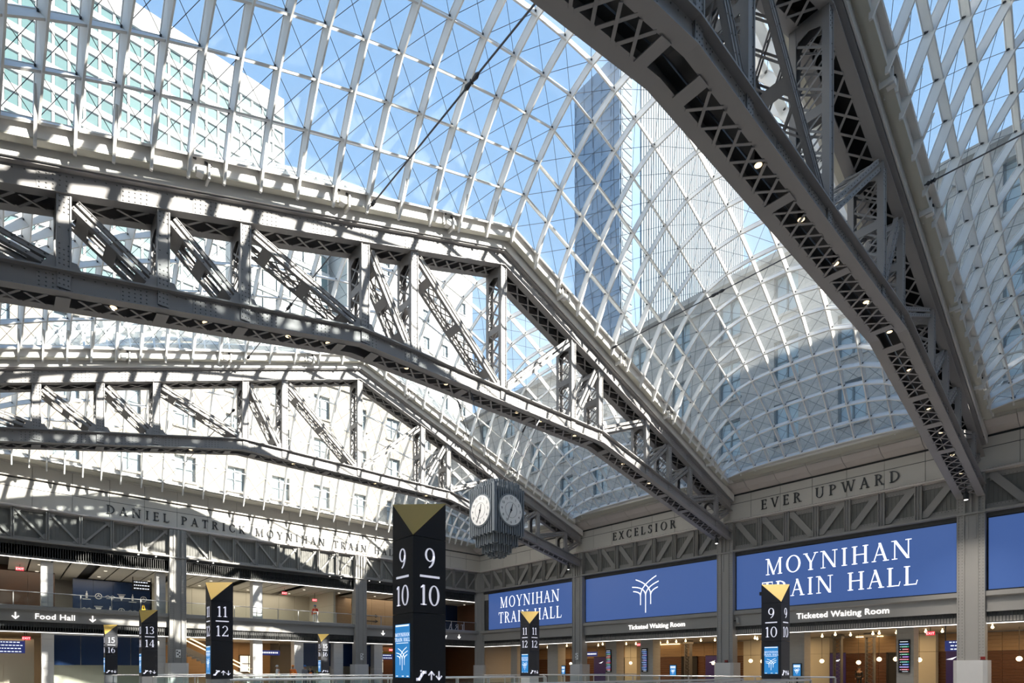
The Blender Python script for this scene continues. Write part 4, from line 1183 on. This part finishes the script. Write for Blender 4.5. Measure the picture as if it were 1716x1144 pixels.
# lit wayfinding letters on the beams
def beam_sign(F, flip, c, z, size, text, label, arrows=0, gap=0):
    root = empty('beam_sign', F(c, .2, z), label, 'sign')
    mb = MB(); sans(text, size, lambda a, b, t: F(c + flip * a, .185 + .05 * t, z + b), mb, weight=.003)
    tag(mb.build('lettering', M['sign_white'], root), kind='stuff')
    for s in ((-1, 1) if arrows == 2 else (-1,) if arrows == 1 else ()):
        mb = MB(); arrow(mb, s * gap, .17, .40, False, lambda a, b, t: F(c + flip * a, .185 + .05 * t, z + b)); mb.build('down_arrow', M['sign_white'], root)
    for c_ in root.children: c_.location = -root.location
beam_sign(fr_right, -1, 13.3, 4.80, .53, 'Ticketed Waiting Room', 'lit white words on the right beam, right of the 9 10 pylon')
beam_sign(fr_right, -1, 27.0, 4.80, .53, 'Ticketed Waiting Room', 'lit white words on the right beam under the tree screen')
beam_sign(fr_far, 1, 3.05, 4.80, .53, 'Food Hall', 'lit white two-word sign with down arrows on the left beam', 2, 2.05)
beam_sign(fr_far, 1, 32.4, 4.80, .53, '8th Avenue A C E Subway', 'lit white sign half hidden by the tall black pylon', 2, 4.55)

# ------------------------------------------------------------------ mezzanine and ground rooms behind the far wall
M['ceilpanel'] = mat('mezzanine_ceiling', (.55, .52, .46), .6)
M['dimlens'] = mat('recessed_lens', (.8, .78, .7), .5, emit=(1, .9, .72), es=.7)
M['navyfilm'] = mat('navy_shop_film', (.012, .035, .10), .25, col2=(.008, .02, .06), scale=.5)
M['mural'] = mat('dark_mural', (.025, .016, .012), .4, col2=(.07, .03, .012), scale=.9)
M['marks'] = mat('pale_marks', (.55, .57, .6), .5)
st('floor', 'floor', XL, XR, YF - .3, YF + 11, 5.3, 5.62)
st('wall_mezzanine', 'plaster', XL, XR, YF + 10.6, YF + 11, 0, 9.4)
st('ceiling', 'recess_dark', XL, XR, YF, YF + 11, 9.1, 9.3)
st('ceiling', 'roomceil', XL, XR, YF, YF + 11, 4.02, 4.28)
st('wall_side', 'wooddark', XR, XR + .2, YF + .3, YF + 10.6, 0, 9.1)
st('wall_end', 'plaster', XR + .2, XR + 9.8, YF + 1.2, YF + 1.5, 0, 4.02)
st('wall_side', 'plaster', XL - .4, XL, YF, YF + 11, 0, 9.3)
mc = empty('ceiling', (17, 55, 8.8), kind='structure')
x = XL + .3
k = 0
while x < XR - 1.5:
    w = 2.15 if k % 3 else 1.9
    MB().box(x, x + w / 2 - .05, YF + .1, YF + 9.8, 8.78, 8.84).build('ceiling_panel', M['ceilpanel'], mc)
    MB().box(x + w / 2 + .05, x + w, YF + .1, YF + 9.8, 8.78, 8.84).build('ceiling_panel', M['ceilpanel'], mc)
    x += w + (.75 if k % 2 else .12); k += 1
for c in mc.children: c.location = -mc.location
k = 0
RX = [(c.name, sum(v.co.x for v in c.data.vertices) / 8) for c in mc.children]
for k, (nm, x) in enumerate(RX[2::3][:14]):
    for y, rw in ((52.2, 'front'), (55.8, 'back')):
        b = MB().lathe((x, y, 8.76), [(.09, -.02), (.11, 0), (.11, .05)], 12).build('recessed_light', M['dimlens'])
        tag(b, 'round recessed lamp of the mezzanine ceiling, %s row, number %s from the left' % (rw, ('one', 'two', 'three', 'four', 'five', 'six', 'seven', 'eight', 'nine', 'ten', 'eleven', 'twelve', 'thirteen', 'fourteen')[k]), 'lamp', 'recessed lamps of the mezzanine ceiling')
def room_pier(x0, x1, z0, z1, label, y0=YF + .5, depth=.8, m='pier'):
    root = empty('square_pier', ((x0 + x1) / 2, y0 + depth / 2, z0), label, 'pier', 'square piers behind the far wall')
    n = 8
    for k in range(n): MB().box(x0, x1, y0 + .005 * (k % 2), y0 + depth, z0 + (z1 - z0) * k / n + .006, z0 + (z1 - z0) * (k + 1) / n).build('stone_course', M[m], root)
    for c in root.children: c.location = -root.location
room_pier(2.32, 2.98, 5.62, 8.76, 'grey pier of the mezzanine above the food hall sign')
room_pier(9.1, 9.7, 5.62, 8.76, 'grey pier of the mezzanine next to the sunlit column')
room_pier(16.08, 16.84, 5.62, 8.76, 'grey pier in the middle of the cream mezzanine')
room_pier(2.36, 3.02, 0, 4.0, 'stone pier left of the navy shop window at ground level')
room_pier(16.08, 16.84, 0, 4.0, 'stone pier left of the crew of workers')
room_pier(19.56, 20.36, 0, 4.0, 'stone pier between the crew of workers and the small 15 16 pylon')
room_pier(23.2, 24.1, 0, 4.0, 'stone pier right of the small 15 16 pylon')
room_pier(27.3, 28.2, 0, 4.0, 'stone pier just left of the tall black pylon at ground level')
room_pier(9.1, 9.7, 0, 4.0, 'stone pier behind the pylon marked 13 14')
balustrade((XL + .1, YF - .15, 0), (9.75, YF - .15, 0), .95, 'glass balustrade of the mezzanine over the food hall sign', 'mezzanine balustrades', 5.62, 8)
balustrade((10.95, YF - .15, 0), (24.85, YF - .15, 0), .95, 'glass balustrade of the mezzanine under the long lettering', 'mezzanine balustrades', 5.62, 8)
bc = balustrade((26.0, YF - .15, 0), (39.3, YF - .15, 0), .95, 'glass balustrade of the mezzanine with mirrored letters near the corner', 'mezzanine balustrades', 5.62, 8)
for _, mb in serif('TRAIN HALL', .56, .36, lambda a, b, t: (34.1 - a * 1.25, YF - .17 - .004 * t, 5.72 + b)): mb.build('letter', M['marks'], bc).location = -bc.location
# mezzanine back walls
def wallbox(name, m, label, cat, *a):
    root = empty(name, ((a[0] + a[1]) / 2, (a[2] + a[3]) / 2, a[4]), label, cat)
    x0, x1, y0, y1, z0, z1 = a
    n = max(1, round((x1 - x0) / 1.5))
    for k in range(n): MB().box(x0 + (x1 - x0) * k / n + .008, x0 + (x1 - x0) * (k + 1) / n - .008, y0, y1, z0, z1).build('wall_panel', M[m], root)
    return root
def fin_(root):
    for c in root.children: c.location = -root.location
r = wallbox('mural_wall', 'mural', 'dark mural wall at the back of the mezzanine, left edge', 'wall', XL, 3.4, 56, 56.2, 5.62, 9.1); fin_(r)
r = wallbox('navy_hoarding', 'navyfilm', 'navy hoarding with pale emblems on the mezzanine', 'hoarding', 4.6, 9.9, 57.4, 57.6, 5.62, 8.7)
for row, z in ((0, 7.4), (1, 6.3)):
    for k in range(6):
        mb = MB(); cx = 5.5 + .78 * k
        fn = lambda a, b, t: (cx + a * 1.35, 57.39 - .01 * t, z + b * 1.35)
        q = (k + row * 2) % 4
        if q == 0: mb.prism([(-.05, -.15), (.05, -.15), (.05, .12), (.02, .16), (.02, .26), (-.02, .26), (-.02, .16), (-.05, .12)], fn); mb.prism([(-.2, -.24), (.2, -.24), (.2, -.2), (-.2, -.2)], fn)
        elif q == 1: [mb.prism(p, fn) for p in gA(0, 0, .18, .18, .04, .04, 0, 360, 20)]; strokes(mb, [[(-.08, -.06), (0, .1), (.08, -.06)]], .03, fn)
        elif q == 2: strokes(mb, [[(-.25, 0), (-.12, .08), (0, 0), (.12, .08), (.25, 0)], [(-.18, -.1), (.18, -.1)]], .03, fn)
        else: mb.prism([(-.16, .14), (.16, .14), (0, -.2)], fn); strokes(mb, [[(-.2, .2), (.2, .2)]], .03, fn)
        mb.build('emblem', M['marks'], r)
fin_(r)
r = wallbox('cream_wall', 'creamwall', 'cream wall at the back of the middle mezzanine', 'wall', 10, 23.7, 57.2, 57.4, 5.62, 9.1); fin_(r)
r = empty('return_wall', (23.8, 54, 5.62), 'cream side wall of the mezzanine by the brown door', 'wall')
MB().box(23.7, 23.9, 51.6, 57.2, 5.62, 7.5).build('lower_panel', M['creamwall'], r); MB().box(23.7, 23.9, 51.6, 57.2, 7.52, 9.1).build('upper_panel', M['creamwall'], r); fin_(r)
r = wallbox('wood_wall', 'woodlight', 'brown wood wall behind the mezzanine beside the column', 'wall', 24.0, 27.2, 55, 55.2, 5.62, 9.1); fin_(r)
r = wallbox('wood_wall', 'woodlight', 'wood-panelled wall with black arrows behind the corner mezzanine', 'wall', 27.4, 36.6, 54, 54.2, 5.62, 9.1)
mb = MB()
for z in (7.0, 6.45): strokes(mb, [[(28.2, z), (29.6, z)], [(29.35, z + .14), (29.62, z), (29.35, z - .14)]], .07, lambda a, b, t: (a, 53.98 - .01 * t, b))
mb.build('black_arrows', M['letter'], r); fin_(r)
r = wallbox('navy_hoarding', 'navyfilm', 'navy panel of the mezzanine next to the corner column', 'hoarding', 36.8, 39.6, 53.6, 53.8, 5.62, 8.76); fin_(r)
hang_sign(54.0, 8.1, 9.4, 7.75, 8.5, 'dark hanging sign with a yellow line over the mezzanine, left of the sunlit column', 'x', 8.78, 'bezel', 3)
exit_sign((1.3, 53.0, 8.35), (1, 0), 'red lit exit sign under the mezzanine ceiling at the far left')
exit_sign((min((x for _, x in RX), key=lambda v: abs(v - 20.2)), 52.4, 8.2), (1, 0), 'red lit exit sign in the cream mezzanine, left one')
exit_sign((22.9, 54, 8.0), (1, 0), 'red lit exit sign in the cream mezzanine near the side wall')
exit_sign((1.6, 51.5, 3.45), (1, 0), 'red lit exit sign at ground level under the food hall sign')
exit_sign((31.2, 54, 3.4), (1, 0), 'red lit exit sign at ground level just left of the tall pylon')
# ground level
r = wallbox('cream_wall', 'creamwall', 'panelled cream wall at ground level under the food hall sign', 'wall', XL, 2.1, 53.6, 53.8, 0, 3.6); fin_(r)
hang_sign(52.0, -2.0, 1.55, 2.55, 3.4, 'four-line blue hanging directory at the left edge', 'x', 4.0, 'signblue', 4)
def shop(x0, x1, y, label):
    root = empty('shop_window', ((x0 + x1) / 2, y, 0), label, 'shop window', 'navy shop windows')
    n = max(1, round((x1 - x0) / 1.5))
    for k in range(n):
        a, b = x0 + (x1 - x0) * k / n, x0 + (x1 - x0) * (k + 1) / n
        MB().box(a + .012, b - .012, y, y + .03, 1.75, 3.85).build('film_pane', M['navyfilm'], root)
        MB().box(a + .012, b - .012, y, y + .03, .1, 1.73).build('clear_pane', M['railglass'], root)
    MB().box(x0, x1, y - .02, y + .06, 3.85, 4.0).build('head_rail', M['inox'], root)
    MB().box(x0, x1, y - .02, y + .06, 0, .1).build('sill_rail', M['inox'], root)
    MB().box(x0, x1, y + 1.2, y + 1.3, 0, 3.9).build('inner_wall', M['creamwall'], root)
    fin_(root)
shop(3.05, 9.05, 51.0, 'navy shop window under the food hall sign, between stone piers')
shop(20.4, 23.15, 51.0, 'navy shop window behind the small 15 16 pylon')
shop(24.15, 27.25, 51.0, 'narrow navy shop window left of the tall black pylon')
r = wallbox('wood_wall', 'woodlight', 'warm wood wall behind the stairs at ground level', 'wall', 10.0, 20.3, 58.5, 58.7, 0, 4.0)
fin_(r)
stc = empty('staircase', (14, 55, 0), 'pale staircase with glass side rising to the left behind the pylon 11 12', 'staircase')
for k in range(20):
    MB().box(10.6 + .36 * k, 10.6 + .36 * (k + 1) + .04, 54, 56, max(0, 3.75 - .19 * k - .25), 3.75 - .19 * k).build('step', M['pier'], stc)
MB().prism([(10.6, 3.45), (17.9, -.05), (17.9, .25), (10.6, 4.0)], lambda a, b, t: (a, 53.8 + .2 * t, max(0, b))).build('stringer', M['arcstone'], stc)
MB().rod((10.8, 53.9, 4.75), (18.0, 53.9, 1.0), .05, 8).build('handrail', M['warmled'], stc)  # both rails are no lamps; a warm glow is put into their material
MB().rod((10.8, 56.0, 4.75), (18.0, 56.0, 1.0), .05, 8).build('handrail', M['warmled'], stc)
fin_(stc)
hang_sign(54.0, 17.6, 19.6, 2.75, 3.2, 'hanging blue direction sign above the crew of workers', 'x', 4.0, 'signblue', 1)
hang_sign(53.0, 29.5, 30.9, 2.5, 3.05, 'yellow-topped hanging sign left of the tall black pylon', 'x', 4.0, 'signblue', 2)
MB().box(29.5, 30.9, 52.97, 53.05, 3.05, 3.3).build('yellow_header', M['yellow'])
o = bpy.data.objects['yellow_header']; o.parent = [q for q in bpy.data.objects if q.get('label', '').startswith('yellow-topped')][0]; o.location = -o.parent.location
r = wallbox('wood_wall', 'wooddark', 'dark brown wall at ground level next to the far corner', 'wall', 28.3, 39.4, 56, 56.2, 0, 4.0); fin_(r)
wn = empty('window_1', (18.2, 58.4, 1.2), kind='structure')
M['daylight'] = mat('glowing_daylight_pane', (.8, .78, .7), .5, emit=(1, .93, .8), es=.8)  # panes glow by themselves, daylight put in as emission
for k in range(2):
    for j in range(2): MB().box(17.4 + .8 * k + .04, 18.2 + .8 * k - .04, 58.3, 58.35, 1.2 + .8 * j + .04, 2.0 + .8 * j - .04).build('pane', M['daylight'], wn)
MB().box(17.36, 19.04, 58.36, 58.42, 1.16, 2.84).build('frame', M['bezel'], wn); fin_(wn)
wn = empty('window_2', (30.4, 55.8, 1.0), kind='structure')
for k in range(2):
    for j in range(2): MB().box(29.8 + .75 * k + .04, 30.55 + .75 * k - .04, 55.8, 55.85, 1.1 + 1.2 * j + .04, 2.3 + 1.2 * j - .04).build('pane', M['daylight'], wn)
MB().box(29.76, 31.34, 55.86, 55.92, 1.06, 3.54).build('frame', M['bezel'], wn); fin_(wn)
cn = empty('floor_sign', (8.3, YF + .8, 5.62), 'yellow folding wet floor sign on the mezzanine by the navy hoarding', 'sign')
for s in (-1, 1): MB().bar((8.3 - .13, YF + .8 + s * .16, 5.63), (8.3 - .03, YF + .8, 6.28), .05, .03).build('leg_panel', M['yellow'], cn); MB().bar((8.3 + .13, YF + .8 + s * .16, 5.63), (8.3 + .03, YF + .8, 6.28), .05, .03).build('leg_panel', M['yellow'], cn)
MB().box(8.22, 8.38, YF + .72, YF + .76, 5.85, 5.95).build('crossbar', M['yellow'], cn); fin_(cn)
# accessories on columns: square white notice with dark dots
for F, c, lab in ((fr_far, CF[0] + .02, 'small black and white notice on the sunlit column'), (fr_right, cr[2] + .05, 'small black and white notice on the right wall column nearest the corner'), (fr_far, CF[1] + .1, 'small black and white notice on the column left of the tall pylon')):
    r = empty('column_notice', F(c, .48, 2.5), lab, 'sign')
    MB(F).box(c - .17, c + .17, .465, .49, 2.35, 2.95).build('plate', M['dial'], r)
    mb = MB(F)
    for a, z in ((-.08, 2.82), (.07, 2.72), (-.03, 2.58), (.09, 2.45)): mb.box(c + a - .05, c + a + .05, .49, .496, z - .05, z + .05)
    mb.build('dark_spots', M['ink'], r); fin_(r)
# interior lamps that light the rooms
def area(name, loc, sx, sy, power, col, rot=(0, 0, 0)):
    l = bpy.data.lights.new(name, 'AREA'); l.shape = 'RECTANGLE'; l.size = sx; l.size_y = sy; l.energy = power; l.color = col
    o = bpy.data.objects.new(name, l); COL.objects.link(o); o.location = loc; o.rotation_euler = rot
WARM = (1, .66, .34)
for y in (1, 9, 17, 25, 33, 41): area('arcade_lamp', (XR + 5.5, y + 3.5, 3.9), 5, 5, 170, WARM)
for x in (3, 17, 31): area('mezzanine_lamp', (x, 54.5, 8.7), 9, 5, 230, (1, .9, .74))
for x in (0, 14, 18, 32): area('ground_lamp', (x, 55.0, 3.9), 4, 4, 90, WARM)

# ------------------------------------------------------------------ people
M['skin'] = mat('skin_tone', (.45, .27, .19), .6)
def skin_mesh(name, verts, edges, radii, m, parent, sub=1):
    me = bpy.data.meshes.new(name); me.from_pydata(verts, edges, []); me.materials.append(m)
    o = bpy.data.objects.new(name, me); COL.objects.link(o)
    sk = o.modifiers.new('s', 'SKIN'); sk.use_smooth_shade = True
    for d, r in zip(me.skin_vertices[0].data, radii): d.radius = (r, r * .85)
    me.skin_vertices[0].data[0].use_root = True
    ss = o.modifiers.new('d', 'SUBSURF'); ss.levels = sub; ss.render_levels = sub
    dg = bpy.context.evaluated_depsgraph_get()
    m2 = bpy.data.meshes.new_from_object(o.evaluated_get(dg)); o.modifiers.clear(); o.data = m2
    o.parent = parent
    return o
def person(loc, face, label, coat, vest, hat, legs, armpose=0, lean=0.0, H=1.76):
    root = empty('person', loc, label, 'person')
    ca, sa = math.cos(face), math.sin(face)
    k = H / 1.76
    def T(x, y, z): return ((x * ca - y * sa) * k, (x * sa + y * ca) * k, z * k)     # x: right, y: forward
    J = {'pel': (0, 0, .95), 'wai': (0, .0, 1.10), 'che': (0, .02 + lean, 1.32), 'nek': (0, .03 + lean, 1.48), 'hd0': (0, .05 + lean, 1.55), 'hd1': (0, .05 + lean, 1.64), 'hd2': (0, .045 + lean, 1.72)}
    for s, n in ((-1, 'l'), (1, 'r')):
        J[n + 'hip'] = (s * .10, 0, .90); J[n + 'kne'] = (s * .115, .02, .50); J[n + 'ank'] = (s * .12, -.02, .09); J[n + 'toe'] = (s * .135, .15, .035)
        J[n + 'sho'] = (s * .19, .02 + lean, 1.42); 
        if armpose == 1: J[n + 'elb'] = (s * .25, .06, 1.14); J[n + 'wri'] = (s * .12, .25, 1.10)
        elif armpose == 2 and s == 1: J[n + 'elb'] = (.28, .12, 1.18); J[n + 'wri'] = (.24, .34, 1.30)
        else: J[n + 'elb'] = (s * .25, -.01, 1.13); J[n + 'wri'] = (s * .26, .07, .88)
    R = {'pel': .13, 'wai': .125, 'che': .15, 'nek': .055, 'hd0': .075, 'hd1': .09, 'hd2': .07, 'hip': .085, 'kne': .058, 'ank': .042, 'toe': .036, 'sho': .06, 'elb': .044, 'wri': .03}
    E = [('pel', 'wai'), ('wai', 'che'), ('che', 'nek'), ('nek', 'hd0'), ('hd0', 'hd1'), ('hd1', 'hd2')]
    for n in 'lr': E += [('pel', n + 'hip'), (n + 'hip', n + 'kne'), (n + 'kne', n + 'ank'), (n + 'ank', n + 'toe'), ('che', n + 'sho'), (n + 'sho', n + 'elb'), (n + 'elb', n + 'wri')]
    # hands: palm and five unequal fingers
    for n, s in (('l', -1), ('r', 1)):
        w = Vector(J[n + 'wri']); d = (w - Vector(J[n + 'elb'])).normalized(); sd = Vector((0, 1, 0)) if abs(d.y) < .7 else Vector((-s, 0, 0))
        sd = (sd - d * sd.dot(d)).normalized()
        J[n + 'pal'] = tuple(w + d * .07); E.append((n + 'wri', n + 'pal')); R['pal'] = .03
        for q, (o_, L) in enumerate(((-.03, .062), (-.01, .075), (.01, .07), (.03, .055))):
            J[n + 'f%d' % q] = tuple(w + d * (.09 + L * .5) + sd * o_); J[n + 'g%d' % q] = tuple(w + d * (.085 + L) + sd * o_ * 1.05 + Vector((-s * .015, 0, 0)))
            E += [(n + 'pal', n + 'f%d' % q), (n + 'f%d' % q, n + 'g%d' % q)]; R['f%d' % q] = .0095; R['g%d' % q] = .008
        J[n + 't0'] = tuple(w + d * .06 + sd * .045); J[n + 't1'] = tuple(w + d * .10 + sd * .058); E += [(n + 'pal', n + 't0'), (n + 't0', n + 't1')]; R['t0'] = .011; R['t1'] = .009
    ks = list(J); ix = {a: i for i, a in enumerate(ks)}
    rad = [(R[a] if a in R else R[a[1:]]) * k for a in ks]
    skin_mesh('body', [T(*J[a]) for a in ks], [(ix[a], ix[b]) for a, b in E], rad, M['skin'], root)
    def sub(name, keys, edges, m, grow):
        ii = {a: i for i, a in enumerate(keys)}
        skin_mesh(name, [T(*J[a]) for a in keys], [(ii[a], ii[b]) for a, b in edges], [(R[a] if a in R else R[a[1:]]) * k + grow for a in keys], m, root)
    sub('coat', ['che', 'wai', 'pel', 'lsho', 'lelb', 'lwri', 'rsho', 'relb', 'rwri'], [('che', 'wai'), ('wai', 'pel'), ('che', 'lsho'), ('lsho', 'lelb'), ('lelb', 'lwri'), ('che', 'rsho'), ('rsho', 'relb'), ('relb', 'rwri')], coat, .032)
    sub('trousers', ['pel', 'lhip', 'lkne', 'lank', 'rhip', 'rkne', 'rank'], [('pel', 'lhip'), ('lhip', 'lkne'), ('lkne', 'lank'), ('pel', 'rhip'), ('rhip', 'rkne'), ('rkne', 'rank')], legs, .022)
    for n in 'lr': sub('boot', [n + 'ank', n + 'toe'], [(n + 'ank', n + 'toe')], M['ink'], .016)
    if vest:
        sub('safety_vest', ['wai', 'pel', 'che'], [('wai', 'pel'), ('wai', 'che')], vest, .046)
        b = MB(lambda x, y, z: T(x, y, z)); b.lathe((0, .0, 1.06), [(.182, 0), (.186, .02), (.186, .05), (.182, .07)], 16); b.build('reflective_band', M['dial'], root)
    f = MB(lambda x, y, z: T(x, y, z)); ly = lean
    for s in (-1, 1): f.box(s * .034 - .012, s * .034 + .012, .125 + ly, .134 + ly, 1.632, 1.646)
    f.box(-.028, .028, .122 + ly, .131 + ly, 1.572, 1.582); f.build('eyes_and_mouth', M['ink'], root)
    f = MB(lambda x, y, z: T(x, y, z)); f.prism([(.11 + ly, 1.645), (.155 + ly, 1.605), (.115 + ly, 1.60)], lambda a, b, t: (-.014 + .028 * t, a, b))
    for s in (-1, 1): f.box(s * .088 - .01, s * .088 + .01, .03 + ly, .065 + ly, 1.59, 1.65)
    f.build('nose_and_ears', M['skin'], root)
    if hat:
        h = MB(lambda x, y, z: T(x, y, z)); h.lathe((0, .045 + ly, 1.675), [(.125, 0), (.13, .01), (.115, .03), (.105, .075), (.07, .12), (.02, .135)], 18)
        h.prism([(-.09, .1), (.09, .1), (.06, .2), (-.06, .2)], lambda a, b, t: (a, b + ly, 1.675 + .015 * t)); h.build('hard_hat', hat, root, True)
    else:
        h = MB(lambda x, y, z: T(x, y, z)); h.lathe((0, .03 + ly, 1.66), [(.10, 0), (.105, .04), (.085, .09), (.03, .115)], 14); h.build('hair', M['ink'], root, True)
    return root
PM = {n: mat('cloth_' + n, c, .75) for n, c in (('orange', (.85, .20, .03)), ('lime', (.45, .75, .08)), ('navy', (.03, .04, .08)), ('black', (.02, .02, .022)), ('grey', (.18, .19, .21)), ('white', (.7, .7, .68)), ('red', (.6, .04, .03)), ('blue', (.05, .16, .4)), ('amber', (.85, .28, .05)))}
PB = 46.2
person((16.6, PB, 0), .9, 'worker in a white hard hat and white coat with orange vest, leftmost of the crew', PM['white'], PM['orange'], PM['white'], PM['navy'], 0)
person((17.7, PB - .4, 0), 2.2, 'worker in an orange jacket and orange hard hat, second of the crew', PM['orange'], PM['amber'], PM['amber'], PM['black'], 0, .04)
person((18.75, PB, 0), PI + .3, 'worker in a grey jacket and blue hard hat in the middle of the crew', PM['grey'], None, PM['blue'], PM['navy'], 1)
person((19.45, PB + .5, 0), 2.9, 'worker in black with bare dark hair and an orange vest, half hidden in the crew', PM['black'], PM['orange'], None, PM['black'], 0, .0, 1.66)
person((20.15, PB - .1, 0), 1.9, 'worker in a lime vest and red hard hat, rightmost of the crew', PM['lime'], PM['lime'], PM['red'], PM['grey'], 2)
person((22.1, 52.0, 5.62), 2.6, 'worker in a red jacket and blue hard hat on the mezzanine', PM['red'], PM['orange'], PM['blue'], PM['white'], 0)
# staff figure behind the arcade counter, far right
person((XR + 7.5, 14.6, 0), PI / 2, 'seated-height figure in black behind the arcade counter, below a globe lamp', PM['black'], None, None, PM['black'], 0, .0, 1.62)

# ------------------------------------------------------------------ small fittings
M['beaconred'] = mat('beacon_red', (.22, .02, .02), .4)
M['spotwhite'] = mat('spot_lens', (.9, .9, .88), .4, emit=(1, .97, .9), es=3)
for k, (x, w) in enumerate(((7.8, 'first'), (8.9, 'second'), (11.7, 'third'), (12.8, 'fourth'), (22.4, 'fifth'), (23.5, 'sixth'), (26.3, 'seventh'), (27.4, 'eighth'))):
    r = empty('girder_spotlight', (x, YF - .38, 9.9), 'tiny white spotlight under the left wall girder, %s from the left' % w, 'lamp', 'spotlights under the left girder')
    MB().lathe((x, YF - .38, 9.82), [(.05, 0), (.07, .01), (.07, .08)], 10).build('housing', M['wallsteel'], r)
    MB().lathe((x, YF - .38, 9.80), [(.03, -.015), (.055, 0), (.055, .02)], 10).build('lens', M['spotwhite'], r)
    fin_(r)
r = empty('surveillance_camera', (XR - .3, 20.05, 4.9), 'grey cylindrical camera tilted off the side of the middle column', 'camera')
MB().rod((XR - .42, 19.95, 4.72), (XR - .2, 20.1, 5.12), .11, 10).build('barrel', M['wallsteel'], r)
MB().rod((XR - .30, 20.02, 4.95), (XR - .30, 20.36, 4.95), .03, 6).build('arm', M['bezel'], r); fin_(r)
r = empty('surveillance_camera', (XR - .3, 18.3, 6.6), 'small black camera box in front of the lettered screen, left of the pylon', 'camera')
MB().box(XR - .42, XR - .16, 18.2, 18.4, 6.58, 6.82).build('box', M['bezel'], r)
MB().box(XR - .2, XR + .0, 18.27, 18.33, 6.68, 6.72).build('arm', M['bezel'], r); fin_(r)
for F, c, lab in ((fr_right, cr[0] - .55, 'red beacon box on the plinth of the nearest column'), (fr_right, cr[1] - .2, 'red beacon box on the plinth of the middle column')):
    r = empty('beacon', F(c, .62, 1.93), lab, 'beacon')
    MB(F).box(c - .1, c + .1, .58, .7, 1.94, 2.12).build('body', M['beaconred'], r); MB(F).box(c - .12, c + .12, .56, .72, 1.93, 1.96).build('base', M['bezel'], r); fin_(r)
for k, lab in enumerate(('black spotlight under the foot of the nearest truss', 'black spotlight under the foot of the middle truss', 'black spotlight under the foot of the farthest truss')):
    x, y, z = XM + 20.6, TY[k], zlow(20.6)
    r = empty('truss_spotlight', (x, y, z - .1), lab, 'lamp')
    MB().lathe((x, y, z - .62), [(.08, 0), (.12, .03), (.12, .34), (.06, .42)], 12).build('housing', M['lampcan'], r)
    MB().lathe((x, y, z - .63), [(.03, -.01), (.09, 0), (.09, .03)], 12).build('lens', M['spotwhite'], r)
    MB().box(x - .03, x + .03, y - .03, y + .03, z - .25, z + .0).build('bracket', M['lampcan'], r); fin_(r)
